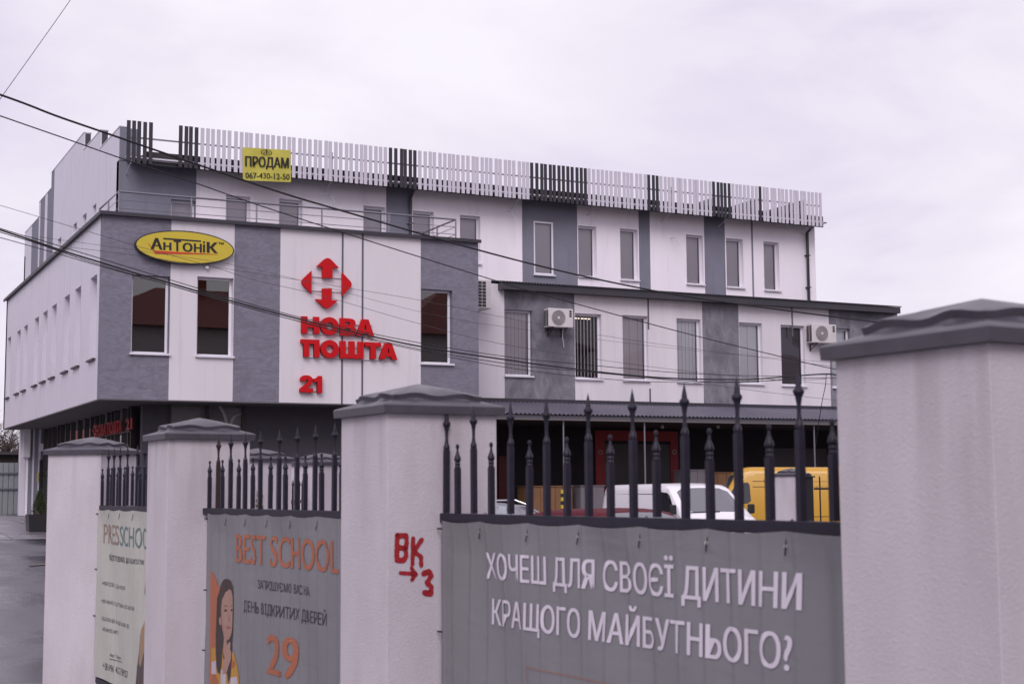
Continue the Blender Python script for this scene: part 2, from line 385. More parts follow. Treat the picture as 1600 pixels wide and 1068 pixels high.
ln(g.outputs['Object'], c.inputs['Vector']); ln(c.outputs['Fac'], bp.inputs['Height']); ln(bp.outputs[0], b.inputs['Normal'])
def axis(lo, hi, fine0, fine1, step):
    out = [lo]; v = fine0
    while v < fine1: out.append(v); v += step
    return out+[fine1, hi]
xs = [-900, -300, -100]+[-30+1.0*i for i in range(81)]+[100, 300, 900]
ys = [-600, -200, -60]+[-20+1.0*i for i in range(101)]+[120, 250, 600, 1500]
gb = MB(); gb.v = [(x, y, gh(x, y)) for y in ys for x in xs]; nx = len(xs)
gb.f = [(j*nx+i, j*nx+i+1, (j+1)*nx+i+1, (j+1)*nx+i) for j in range(len(ys)-1) for i in range(nx-1)]; gb.mi = [0]*len(gb.f)
go = gb.build('ground', m, smooth=False, recalc=False); go['kind'] = 'structure'
for p in go.data.polygons: p.use_smooth = True
# paved apron in front of the left entrance, a few mm proud, made of slabs
PAV = mat('paving_slab', (.17, .155, .175), .35, var=.3, vscale=1.2, rvar=.15)
ap = MB()
x = 1.4
while x < 7.4:
    y = 33.6
    while y < 52:
        z = gh(x+.5, y+.75)
        ap.add([(x+.01, y+.01, gh(x, y)+.006), (x+.99, y+.01, gh(x+1, y)+.006), (x+.99, y+1.49, gh(x+1, y+1.5)+.006), (x+.01, y+1.49, gh(x, y+1.5)+.006)], [(0, 1, 2, 3)])
        y += 1.5
    x += 1.0
o = ap.build('pavement', PAV, recalc=False); o['kind'] = 'structure'
YLINE = mat('worn_yellow_line', (.105, .088, .075), .6, var=.4, vscale=6)
yl = MB()
for i in range(3):
    xx = 3.9+i*.42
    yl.face([(xx, 27.5+i*.30, gh(xx, 27.5+i*.3)+.014), (xx+.42, 27.8+i*.30, gh(xx+.42, 27.8+i*.3)+.014), (xx+.42, 28.0+i*.30, gh(xx+.42, 28+i*.3)+.014), (xx, 27.7+i*.30, gh(xx, 27.7+i*.3)+.014)])
o = yl.build('road_marking', YLINE, recalc=False); o['kind'] = 'structure'

# ------------------------------------------------------------------ office building
XL, YB, ZS, ZR = 6.43, 35.0, 3.93, 8.36        # left wall, bay front, soffit, bay roof
XR = at_y(747.5, 450, YB).x
YU = 39.5; YM = 37.5
bd = thing('office_building', 'white and grey rendered office and depot building with a jutting upper floor and stepped gable', 'building', (XL, YB, 1.0))
PF = front(YB); PL = side(XL)
def hole(xa, ya, xb, yb_, Y):
    A = at_y(xa, ya, Y); B = at_y(xb, yb_, Y); return [A.x, B.x, B.z, A.z]
# --- bay front
zb = [at_y(q, 480, YB).x for q in (265.6, 365.2, 437.3, 657.4)]
zx = [XL, *zb, XR]
W1 = hole(206.5, 428.5, 264.8, 553.5, YB); W2 = hole(308.5, 431.5, 364.6, 557.5, YB); W3 = hole(656.8, 450.8, 707.2, 569, YB)
W1[1] = zb[0]-.012; W2[1] = zb[1]-.012; W3[0] = zb[3]+.012
for i, (nm_, mm_) in enumerate((('grey_panel', GREY), ('white_panel', WHITEB), ('grey_panel', GREY), ('white_panel', WHITEB), ('grey_panel', GREY))):
    hs = [h for h in (W1, W2, W3) if zx[i] < (h[0]+h[1])/2 < zx[i+1]]
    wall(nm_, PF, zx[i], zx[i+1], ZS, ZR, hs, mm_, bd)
window(PF, *W1, bd, depth=.17); window(PF, *W2, bd, depth=.17); window(PF, *W3, bd, depth=.17)
for px in (534.8, 566.3):
    u = at_y(px, 480, YB).x; q = MB(); boxP(q, PF, u-.022, u+.022, ZS, ZR, -.012, .0); q.build('groove_strip', GROOVE, bd)
# --- bay left wall, cladding panels with open joints and nine slot windows
YE = 52.45
lw = [(10.5, 18.6), (25.3, 33), (36, 43.6), (53.2, 60), (65.8, 73.4), (79.8, 87.2), (98.5, 108), (115.5, 125), (139.2, 149.7)]
zt_w, zb_w = 6.985, 4.93
holes = []
for (pa, pb) in lw:
    ya = at_x(pa, 560, XL).y; yb_ = at_x(pb, 500, XL).y
    mid_ = (ya+yb_)/2; holes.append([mid_-.43, mid_+.43, zb_w, zt_w])
js = sorted([at_x(q, 640, XL).y for q in (23, 34.3, 57, 62.4, 70.2, 95.5, 104.8, 121.6)])
js = [next(((h[0]-.03 if j < (h[0]+h[1])/2 else h[1]+.03) for h in holes if h[0]-.02 < j < h[1]+.02), j) for j in js]
ed = [YB+.3, *js, YE]
for i in range(len(ed)-1):
    a0, a1 = ed[i]+(.02 if i else 0), ed[i+1]-.02
    hs = []
    for h in holes:
        l, r_ = max(h[0], a0), min(h[1], a1)
        if r_-l > .04: hs.append([l, r_, h[2], h[3]])
    wall('cladding_panel', PL, a0, a1, ZS, ZR, hs, PANEL, bd, thick=.28)
q = MB()
for j in js: boxP(q, PL, j-.02, j+.02, ZS, ZR, .03, .05)
q.build('joint_backing', GROOVE, bd)
for h in holes: window(PL, h[0]+.005, h[1]-.005, h[2], h[3], bd, depth=.24, fw=.05, sillm=DARKM)
q = MB(); q.box(XL-.10, XR+.04, YB-.12, YE+.1, ZR, ZR+.05); q.box(XL-.10, XR+.04, YB-.12, YB-.08, ZR-.035, ZR); q.box(XL-.10, XL-.06, YB-.08, YE+.1, ZR-.035, ZR)
q.build('roof_coping', DARKM, bd)
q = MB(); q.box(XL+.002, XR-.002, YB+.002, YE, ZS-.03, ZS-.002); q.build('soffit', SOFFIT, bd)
q = MB(); q.box(XL, XR, YE-.3, YE, ZS, ZR); q.build('rear_wall', PANEL, bd)
q = MB(); q.box(XR-.25, XR, YB+.3, YE-.3, ZS, ZR); q.build('right_wall', GREY, bd)
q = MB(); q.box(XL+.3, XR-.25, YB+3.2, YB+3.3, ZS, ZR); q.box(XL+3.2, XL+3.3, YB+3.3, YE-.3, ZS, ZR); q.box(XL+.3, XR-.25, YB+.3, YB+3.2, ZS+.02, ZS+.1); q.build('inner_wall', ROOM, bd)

# --- upper storey
def ux(px): return at_y(px, 400, YU).x
XU0 = at_y(186, 250, YU).x; XU1 = at_y(1274.5, 420, YU).x
PU = front(YU)
EAVE = 10.72; ZM = 7.4
cols = [XU0, at_y(306.5, 300, YU).x, at_y(603.3, 330, YU).x, at_y(643.7, 330, YU).x, at_y(816, 380, YU).x, at_y(902.3, 390, YU).x, at_y(998.6, 400, YU).x, at_y(1016, 400, YU).x, at_y(1100.8, 400, YU).x, at_y(1133.2, 400, YU).x, XU1]
uw = [(267.5, 311, 305.4, 350), (353.2, 304.3, 390.7, 372), (436.2, 310, 472, 378), (568, 321, 602.2, 392), (645.3, 328.7, 678, 398), (718.7, 335.5, 750.7, 412),
      (833.7, 344.4, 865.6, 430.5), (903.2, 351.9, 932.8, 433.5), (968.7, 356.6, 997.6, 438.5), (1071.9, 366, 1100.0, 445), (1134.2, 371.6, 1162.5, 450), (1192.8, 376.9, 1218.7, 454.5)]
uh = [hole(*q, YU) for q in uw]
for i in range(10):
    hs = [h for h in uh if cols[i] < (h[0]+h[1])/2 < cols[i+1]]
    for h in hs: h[0] = max(h[0], cols[i]+.012); h[1] = min(h[1], cols[i+1]-.012)
    wall('grey_panel' if i % 2 == 0 and i != 10 else 'white_panel', PU, cols[i], cols[i+1], ZM, EAVE, hs, GREYU if i % 2 == 0 else WHITE, bd)
for k_, h in enumerate(uh): window(PU, *h, bd, depth=.02 if k_ == 6 else .15, fw=.06, blind='roller', pane=GLASSM)
u = at_y(1176.3, 430, YU).x; q = MB(); boxP(q, PU, u-.03, u+.03, ZM, EAVE, -.012, 0); q.build('groove_strip', GREYU, bd)
q = MB()
for px, rr in ((639.5, .05), (1259.5, .055)):
    u = at_y(px, 400, YU).x
    q = MB(); q.tube([(u-.0, YU-.55, EAVE+.05), (u, YU-.45, EAVE-.1), (u, YU-.09, EAVE-.33), (u, YU-.09, ZM)], rr, 8)
    for z in (9.6, 8.5): q.box(u-.075, u+.075, YU-.15, YU, z, z+.03)
    q.build('downpipe', DARKM, bd)
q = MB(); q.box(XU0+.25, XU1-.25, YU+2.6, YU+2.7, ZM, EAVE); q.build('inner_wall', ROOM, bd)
# gable wall with stepped parapet
PG = side(XU0)
yst = [YU, 42.33, 45.09, 51.29, 54.0, 57.5]
zst = [11.64, 12.19, 12.74, 12.19, 11.64]
GZ0 = ZR+.05
zg = {}
gj = sorted([at_x(q, 292, XU0).y for q in (97.8, 111, 116, 129, 154, 166, 172)]+[at_x(q, 330, XU0).y for q in (83.6, 74, 70, 63.3, 61)]+[at_x(q, 390, XU0).y for q in (59.7, 49)])

greyy = lambda y: (at_x(83.6, 330, XU0).y < y < at_x(49, 390, XU0).y) and not (at_x(74, 330, XU0).y < y < at_x(70, 330, XU0).y) and not (at_x(63.3, 330, XU0).y < y < at_x(61, 330, XU0).y)
gw = [(145, 150.3, 322, 340), (129.3, 135, 337, 356), (114.7, 120, 350, 370), (90.5, 95.5, 375, 392)]
gh_ = []
for (pa, pb, t0, t1) in gw:
    ya, yb_ = at_x(pa, t0, XU0).y, at_x(pb, t0, XU0).y
    gh_.append([yb_, ya, ZR+.06, 10.12])
gj = [next(((h[0]-.03 if j < (h[0]+h[1])/2 else h[1]+.03) for h in gh_ if h[0]-.02 < j < h[1]+.02), j) for j in gj]
gy = [YU+.002]+sorted(gj)+[57.5]
for i in range(len(gy)-1):
    segs = sorted({gy[i], gy[i+1], *[y for y in yst if gy[i] < y < gy[i+1]]})
    for s0, s1 in zip(segs, segs[1:]):
        mid = (s0+s1)/2; k = max(0, min(4, sum(mid > y for y in yst)-1))
        e0, e1 = s0+(.018 if s0 == gy[i] and i else 0), s1-(.018 if s1 == gy[i+1] and s1 < 57 else 0)
        hs = [[max(h[0], e0+.0), min(h[1], e1), h[2], h[3]] for h in gh_ if min(h[1], e1)-max(h[0], e0) > .05]
        wall('grey_panel' if greyy(mid) else 'cladding_panel', PG, e0, e1, GZ0, zst[k], hs, GREYU if greyy(mid) else PANEL, bd, thick=.2)
for h in gh_: window(PG, h[0]+.01, h[1]-.01, h[2], h[3], bd, depth=.1, fw=.04, blind='roller', sill=False)
for k in range(5):
    q = MB(); q.box(XU0-.012, XU0+.23, yst[k]-.03, yst[k+1]-.03, zst[k], zst[k]+.03); q.build('parapet_coping', PANEL, bd)
PARD = mat('dark_parapet_face', (.045, .042, .055), .7)
for k in (1, 2): q = MB(); q.box(XU0+.045, XU0+.21, yst[k]-.02, yst[k]+.0, zst[k-1]-.15, zst[k]-.02); q.build('parapet_end', PARD, bd)
q = MB(); q.box(XU0+.002, XU0+.55, YU-.02, YU+.2, EAVE-.0, 11.62); q.build('parapet_end', GREYU, bd)
# right gable parapet and roof
q = MB()
for k in range(5): q.box(XU1-.18, XU1, yst[k]+(.302 if k == 0 else 0), yst[k+1], ZM, zst[k])
q.build('gable_wall', WHITE, bd)
for k in range(5): q = MB(); q.box(XU1-.22, XU1-.182, yst[k]+.3, yst[k+1], EAVE, zst[k]-.02); q.build('parapet_lining', DARKM, bd)
q = MB(); q.add([(XU0+.2, YU-.55, EAVE+.02), (XU1-.23, YU-.55, EAVE+.02), (XU1-.23, 48.2, EAVE+1.35), (XU0+.2, 48.2, EAVE+1.35), (XU1-.23, 57.5, EAVE-.1), (XU0+.2, 57.5, EAVE-.1),
                 (XU0+.2, YU-.55, EAVE-.06), (XU1-.23, YU-.55, EAVE-.06), (XU1-.23, 48.2, EAVE+1.25), (XU0+.2, 48.2, EAVE+1.25), (XU1-.23, 57.5, EAVE-.2), (XU0+.2, 57.5, EAVE-.2)],
                [(0, 1, 2, 3), (3, 2, 4, 5), (6, 7, 8, 9), (9, 8, 10, 11), (0, 1, 7, 6), (1, 2, 8, 7), (2, 4, 10, 8), (0, 3, 9, 6), (3, 5, 11, 9)])
x = XU0+.25
while x < XU1-.3:                                                  # tile rolls at the eave
    q.tube([(x, YU-.56, EAVE+.04), (x, 48.2, EAVE+1.37)], .045, 5); x += .3
q.build('roof', ROOFM, bd)
q = MB(); q.box(XU0+.15, XU1-.1, YU-.66, YU-.602, EAVE-.10, EAVE-.03); q.build('gutter', mat('grey_gutter', (.3, .29, .33), .5), bd)
q = MB(); q.box(XU0+.56, XU1-.1, YU-.60, YU-.565, EAVE-.20, EAVE+.17); q.build('eaves_fascia', BLACK, bd)
q = MB(); q.box(XU0+.2, XU1+.1, YU-.55, YU, EAVE-.03, EAVE-.005); q.build('eaves_soffit', DARKM, bd)
q = MB(); q.box(XU0, XU1, 57.2, 57.5, 0, EAVE); q.build('rear_wall', WHITE, bd)
for px, py in ((512, 305), (793, 330), (1048, 372)):                # small pale brackets of the slat rails
    A = at_y(px, py, YU-.02); q = MB(); q.tube([A, A+Vector((.02, -.25, -.03)), A+Vector((.12, -.3, -.28))], .012, 5); q.build('rail_bracket', SLATW, bd)

# --- middle storey
def mx(px): return at_y(px, 550, YM).x
XM0, XM1 = XR+.02, at_y(1402, 500, YM).x
ZC, ZMT = 4.35, 7.66
mc = [XM0, mx(788.3), mx(898.2), mx(1098.3), mx(1155), mx(1296.3), XM1+.01]
PM = front(YM)
mw = [(788.5, 483, 832, 588), (898.4, 488.9, 940.6, 592.5), (972.5, 491.8, 1013.8, 595), (1057, 497, 1096.4, 597.5), (1153.9, 503, 1192.7, 600), (1219.6, 507, 1259.4, 603), (1298.5, 512, 1330.7, 606)]
mh = [hole(*q, YM) for q in mw]
for i in range(6):
    hs = [h for h in mh if mc[i] < (h[0]+h[1])/2 < mc[i+1]]
    for h in hs: h[0] = max(h[0], mc[i]+.012); h[1] = min(h[1], mc[i+1]-.012)
    g_ = i in (1, 3, 5)
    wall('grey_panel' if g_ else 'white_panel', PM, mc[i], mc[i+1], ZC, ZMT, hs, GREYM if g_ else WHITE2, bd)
bl = [(BLINDG, .12, .002), (BLINDG, .045, .07), (BLINDG, .3, .002), (BLINDL, .13, .001), (BLINDL, .4, .002), (mat('dark_blind', (.16, .15, .17), .8), 2., .1), (BLINDL, .3, .003)]
for h, k in zip(mh, bl): window(PM, *h, bd, depth=.12, fw=.06, blind=k, pane=GLASSM if k else GLASS)
for px, za, zb_ in ((1013.8, 6.55, ZMT), (1014.6, ZC, 4.75), (1239, 6.55, ZMT)):
    u = mx(px); q = MB(); boxP(q, PM, u-.025, u+.025, za, zb_, -.012, 0); q.build('groove_strip', GROOVE, bd)
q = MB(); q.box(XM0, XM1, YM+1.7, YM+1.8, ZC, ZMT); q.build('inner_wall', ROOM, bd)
q = MB(); q.box(XM1-.25, XM1, YM+.3, 50, 0, ZMT); q.box(XM0, XM1-.25, 49.7, 50, 0, ZMT); q.build('end_wall', WHITE2, bd)
# lit strip lamp seen in the second window
LAMP = bpy.data.materials.new('lamp_tube'); LAMP.use_nodes = True; LAMP.node_tree.nodes['Principled BSDF'].inputs['Emission Color'].default_value = (1, .75, .6, 1); LAMP.node_tree.nodes['Principled BSDF'].inputs['Emission Strength'].default_value = 2.2
A = at_y(900, 497.5, YM+1.2); B_ = at_y(918, 499, YM+1.2)
q = MB(); q.box(A.x-.1, A.x+.12, YM+1.2, YM+1.25, A.z, A.z+.025); q.box(A.x+.2, B_.x+.1, YM+1.2, YM+1.25, A.z, A.z+.025); q.build('ceiling_lamp', LAMP, bd)

def corr(name, x0, x1, y0, z0, y1, z1, pitch, amp, m, parent):
    """corrugated sheet from (y0,z0) low edge to (y1,z1) high edge"""
    b = MB(); n = int((x1-x0)/pitch*6); vs = []; fs = []
    for i in range(n+1):
        x = x0+(x1-x0)*i/n; dz = amp*math.sin(6.28318*x/pitch)
        vs += [(x, y0, z0+dz), (x, y1, z1+dz), (x, y0, z0+dz-.012)]
    for i in range(n): a_ = i*3; fs += [(a_, a_+3, a_+4, a_+1), (a_, a_+2, a_+5, a_+3)]
    b.add(vs, fs); return b.build(name, m, parent, recalc=False)
YF = YM-.32
zt0 = at_y(1000, 453.2, YF).z; zb0 = at_y(1000, 464.3, YF).z
XF0, XF1 = at_y(785.5, 445, YF).x, at_y(1407, 485, YF).x
corr('lean_to_roof', XF0-.02, XF1+.02, YF-.05, zt0, YU, zt0+.34, .10, .018, ROOFM, bd)
q = MB(); q.box(XF0, XF1, YF, YF+.03, zb0, zt0-.02); q.box(XF1-.03, XF1, YF+.03, YU, zb0, zt0-.02); q.box(XF0, XF0+.03, YF+.03, YU, zb0, zt0-.02); q.build('fascia', ROOFM, bd)
q = MB(); q.box(XF0+.03, XF1-.03, YF+.03, YM-.002, zb0+.01, zb0+.03); q.box(XF0, XF1, YM+.3, YU-.001, ZMT, ZMT+.03); q.build('eaves_board', DARKM, bd)
# --- canopy over the loading bays
YC = 35.9
zc0 = at_y(1000, 649, YC).z; zc1 = at_y(1000, 632.5, YM-.03).z; zbm = at_y(1000, 657.5, YC+.02).z
corr('canopy_roof', XR+.03, 34.0, YC-.06, zc0, YM-.03, zc1, .135, .02, CANOPYM, bd)
q = MB(); q.box(XR+.03, 34, YM-.05, YM-.002, zc1-.02, ZC-.005); q.build('flashing', DARKM, bd)
q = MB(); q.box(XR+.03, 34, YC, YC+.06, zbm, zc0-.035); q.build('canopy_beam', mat('canopy_beam_paint', (.10, .095, .115), .5), bd)
q = MB(); q.box(XR+.03, 34, YC-.012, YC-.001, zbm-.02, zbm+.012); q.build('canopy_trim', mat('canopy_trim_paint', (.15, .13, .13), .6), bd)
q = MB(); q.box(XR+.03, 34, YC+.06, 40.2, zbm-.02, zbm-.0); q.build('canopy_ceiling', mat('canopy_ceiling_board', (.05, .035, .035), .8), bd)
for px in (880.5, 1007.3, 1272.5):
    u = at_y(px, 700, YC+.15).x; q = MB(); q.tube([(u, YC+.15, 0), (u, YC+.15, zbm)], .026, 8); q.build('canopy_post', RAILM, bd)
for px in (1035, 1122, 1150, 1253):
    A = at_y(px, 668, 36.6); q = MB(); q.lathe([(.03, A.z+.09), (.05, A.z+.05), (.055, A.z+.0), (.02, A.z-.02)], A.x, 36.6, 8); q.build('canopy_spotlight', mat('lamp_housing', (.35, .33, .35), .4), bd)
# --- ground floor depot wall under the canopy
YD = 39.6; PD = front(YD)
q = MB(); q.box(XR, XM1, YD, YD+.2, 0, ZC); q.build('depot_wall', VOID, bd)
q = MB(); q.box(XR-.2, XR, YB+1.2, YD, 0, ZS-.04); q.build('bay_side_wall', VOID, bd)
REDP = mat('dark_red_portal', (.26, .010, .014), .5)
def pz(px, py, Y=YD): return at_y(px, py, Y)
c0, c1, c2, c3 = pz(929, 700).x, pz(943.5, 700).x, pz(1046, 700).x, pz(1058, 700).x
t0, t1 = pz(940, 672).z, pz(940, 688).z
for (a0, a1, b0, b1) in ((c0, c1, 0, t0), (c2, c3, 0, t0), (c1, c2, t1, t0)):
    q = MB(); q.box(a0, a1, YD-.06, YD-.003, b0, b1); q.build('portal_panel', REDP, bd)
SHUT = mat('roller_shutter', (.055, .05, .055), .5)
q = MB(); z = 0
while z < t1-.1: q.box(c1, c2, YD-.03-.01*(int(z*12) % 2), YD-.004, z, z+.085); z += .09
q.build('roller_shutter', SHUT, bd)
q = MB(); a0, a1 = pz(1200, 700).x, pz(1290, 700).x; z = 0
while z < 3.0: q.box(a0, a1, YD-.03-.01*(int(z*12) % 2), YD-.004, z, z+.085); z += .09
q.build('roller_shutter', SHUT, bd)
q = MB(); q.box(pz(778, 720).x, pz(793, 720).x, YD-.05, YD-.003, 0, pz(785, 712).z); q.build('door', mat('dark_red_door', (.10, .004, .008), .5), bd)
q = MB()
for px in (936.5, 1052):
    A = pz(px, 706)
    for k in range(16):
        a_ = 6.28318*k/16; a2 = 6.28318*(k+1)/16
        q.face([(A.x+.08*math.cos(a_), YD-.065, A.z+.08*math.sin(a_)), (A.x+.08*math.cos(a2), YD-.065, A.z+.08*math.sin(a2)), (A.x+.055*math.cos(a2), YD-.065, A.z+.055*math.sin(a2)), (A.x+.055*math.cos(a_), YD-.065, A.z+.055*math.sin(a_))])
q.build('ring_emblem', mat('faded_white_print', (.35, .33, .33), .6), bd)
# --- ground floor under the jutting storey
YG, XG = 36.25, 7.72
ZG = ZS-.031
q = MB(); q.box(XG, at_y(265.5, 680, YG).x, YG, YG+.25, 0, ZG); q.build('corner_wall', DKWALL, bd)
q = MB(); q.box(at_y(379, 680, YG).x, XR-.2, YG, YG+.25, -.05, ZG); q.build('dark_wall', DKWALL, bd)
ga, gm0, gm1, gb_ = [at_y(p_, 680, YG).x for p_ in (266.5, 321.5, 325.5, 378)]
SHEET = mat('pale_window_film', (.21, .20, .205), .35, var=.12, vscale=.8)
for (a0, a1) in ((ga, gm0), (gm1, gb_)):
    wn = empty('shop_window', (a0, YG, 1.0), bd)
    q = MB(); q.face([(a0, YG+.04, .2), (a1, YG+.04, .2), (a1, YG+.04, ZG), (a0, YG+.04, ZG)]); q.build('pane', GLASSM, wn, recalc=False)
    q = MB(); q.face([(a0, YG+.10, .2), (a1, YG+.10, .2), (a1, YG+.10, ZG), (a0, YG+.10, ZG)]); q.build('film', SHEET, wn, recalc=False)
q = MB(); q.box(gm0, gm1, YG-.03, YG+.1, 0, ZG-.001); q.box(ga-.07, ga, YG-.03, YG+.1, 0, ZG-.001); q.box(gb_, gb_+.07, YG-.03, YG+.1, 0, ZG-.001); q.box(ga, gb_, YG-.03, YG+.1, 0, .2); q.build('mullion', BLACK, bd)
# white vinyl swirl on the second shop window
q = MB(); S = [(343, 634), (350, 646), (355, 662), (357, 690)]; S2 = [(378, 645), (366, 650), (359, 664), (357, 690)]
for SS in (S, S2):
    pts = [at_y(a_, b_, YG+.035) for a_, b_ in SS]
    for p0, p1 in zip(pts, pts[1:]):
        q.face([(p0.x-.04, p0.y, p0.z), (p0.x+.04, p0.y, p0.z), (p1.x+.04, p1.y, p1.z), (p1.x-.04, p1.y, p1.z)])
q.build('window_print', mat('pale_print', (.33, .32, .33), .5), bd, recalc=False)
# curtain wall on the left side
mul = [72.3, 79, 85.5, 94, 98.5, 106.5, 115, 125.6, 136, 145.5, 152.3, 160, 171, 178, 183.5, 194.7, 204, 208.6]
my = [at_x(p_, 655, XG).y for p_ in mul]
for k, y in enumerate(my):
    q = MB(); q.box(XG-.07, XG+.06, y-.035, y+.035, .0, ZG-.001); q.build('mullion', BLACK, bd)
for y0_, y1_ in zip(my[1:], my):
    q = MB(); q.face([(XG, y0_+.035, .9), (XG, y1_-.035, .9), (XG, y1_-.035, ZG), (XG, y0_+.035, ZG)]); q.build('glass_pane', GLASSD, bd, recalc=False)
q = MB(); q.box(XG+2.4, XG+2.5, YG+.25, 51.8, 0, ZG); q.box(XG+.1, XG+2.4, 51.7, 51.8, 0, ZG); q.build('shop_back_wall', mat('shop_interior', (.10, .09, .09), .8), bd)
for z in (2.35, ):
    q = MB(); q.box(XG-.05, XG+.05, my[-1], my[0], z, z+.05); q.build('transom', BLACK, bd)
# white and grey pier wall at the far end
YP = 51.8
q0 = MB()
stripes = [(31, 39.3, PANEL), (39.3, 43.8, WHITE), (43.8, 50, GREYU), (50, 53, PANEL), (53, 59, GREYU), (59, 63, PANEL), (63, 71.5, GREYU)]
for i, (a0, a1, mm_) in enumerate(stripes):
    q = MB(); q.box(at_y(a0, 740, YP).x, at_y(a1, 740, YP).x-.004, YP-(.02 if mm_ is PANEL else 0), YP+.3, 0, ZG); q.build('pier_strip', mm_, bd)
A = at_y(41.5, 700, YP-.05); q = MB(); q.box(A.x-.11, A.x+.11, YP-.14, YP-.021, at_y(41, 714, YP).z, ZG); q.build('box_duct', WHITE2, bd)
A = at_y(65.5, 699, YP-.05); q = MB(); q.box(A.x-.06, A.x+.06, YP-.16, YP-.001, A.z-.12, A.z+.14); q.build('wall_lamp', PVC, bd)
q = MB(); q.box(at_y(62, 700, YP).x, at_y(71, 700, YP).x, YP-.10, YP-.021, 0, at_y(66, 718, YP).z); q.build('door', BLACK, bd)
q = MB(); q.box(at_y(57.6, 740, YP).x, at_y(60, 740, YP).x, YP-.035, YP-.022, at_y(58, 752, YP).z, at_y(58, 738, YP).z); q.build('notice_plate', YEL, bd)

# ------------------------------------------------------------------ terrace railing
rl = thing('terrace_railing', 'thin metal railing around the terrace on the jutting storey roof', 'railing', (7, 36.4, ZR+.05))
YRR = 36.4
ra, rb = at_y(185.5, 299.5, YRR), at_y(712, 342.5, YRR)
zt = (ra.z+rb.z)/2
yb_l, yb_r = 38.9, 38.9
q = MB(); q.tube([(ra.x, yb_l, zt), (ra.x, YRR, zt), (rb.x, YRR, zt), (rb.x, yb_r, zt)], .026, 8); q.build('top_rail', RAILM, rl)
for k in (1, 2, 3):
    z = zt-.21*k
    q = MB(); q.tube([(ra.x, yb_l, z), (ra.x, YRR, z), (rb.x, YRR, z), (rb.x, yb_r, z)], .010, 6); q.build('wire_rail', RAILM, rl)
for px in (185.5, 299, 401, 503, 608, 712):
    u = at_y(px, 330, YRR).x; q = MB(); q.tube([(u, YRR, ZR+.05), (u, YRR, zt-.0)], .022, 6); q.build('post', RAILM, rl)
for u in (ra.x, rb.x):
    for y in (37.7, 38.9):
        q = MB(); q.tube([(u, y, ZR+.05), (u, y, zt)], .022, 6); q.build('post', RAILM, rl)

# ------------------------------------------------------------------ slat screen on the eaves
YS = YU-.72
sc = thing('roof_screen', 'long screen of upright pale and dark slats along the roof edge', 'screen', (XU0, YS, EAVE))
s0 = at_y(201, 187, YS); s1 = at_y(1281, 302, YS)
zst_ = (s0.z+s1.z)/2; zsb = (at_y(203, 254, YS).z+at_y(1281, 353.5, YS).z)/2
SD = [(190, 241, 1), (241, 275, None), (275, 311.5, 1), (311.5, 608.5, 0), (608.5, 653, 1), (653, 825, 0), (825, 916, 1), (916, 1009, 0), (1009, 1028.5, 1), (1028.5, 1112.5, 0), (1112.5, 1143, 1), (1143, 1185.5, 0), (1185.5, 1191, 1), (1191, 1300, 0)]
pitch = at_y(209.1, 187, YS).x-at_y(200, 187, YS).x
nS = round((s1.x-s0.x)/pitch); pitch = (s1.x-s0.x)/nS
def pxof(x, y, z):
    d = Vector((x, y, z))-EYE; return 800+FPX*d.dot(_R)/d.dot(_f)
sw = pitch*.325
me_s = {}
for i in range(nS+1):
    x = s0.x+i*pitch; p = pxof(x, YS, 11)
    st = [k for a_, b_, k in SD if a_ <= p < b_]
    if not st or st[0] is None: continue
    dk = st[0]
    if dk not in me_s:
        q = MB(); q.box(-sw, sw, -.012, .012, zsb, zst_); o = q.build('slat', SLATD if dk else SLATW, sc); me_s[dk] = o
    else:
        o = me_s[dk].copy(); COL.objects.link(o)
    o.location = (x, YS+rnd.uniform(-.003, .003), rnd.uniform(-.005, .005)); o.rotation_euler = (0, rnd.uniform(-.002, .002), 0)
    o.matrix_parent_inverse = pm(sc).inverted()
q = MB(); q.box(s0.x-.05, s1.x, YS+.014, YS+.05, zst_-.47, zst_-.43); q.build('upper_rail', RAILM, sc)
q = MB(); q.box(s0.x-.05, s1.x, YS+.014, YS+.05, zsb+.145, zsb+.185); q.build('lower_rail', mat('pale_rail', (.60, .57, .63), .5), sc)
for px in (205, 520, 815, 935, 1051, 1140, 1272):
    u = at_y(px, 300, YS).x
    q = MB(); q.box(u-.015, u+.015, YS+.052, YS+.075, zsb+.0, zst_-.3); q.build('bracket', SLATW, sc); q = MB(); q.tube([(u, YS+.06, zsb+.05), (u, YU-.0, zsb-.18)], .014, 5); q.build('brace', SLATW, sc)
q = MB(); q.tube([(s1.x, YS+.05, zsb+.33), (s1.x, YU+.3, zsb+.33)], .02, 5); q.build('return_rail', RAILM, sc)

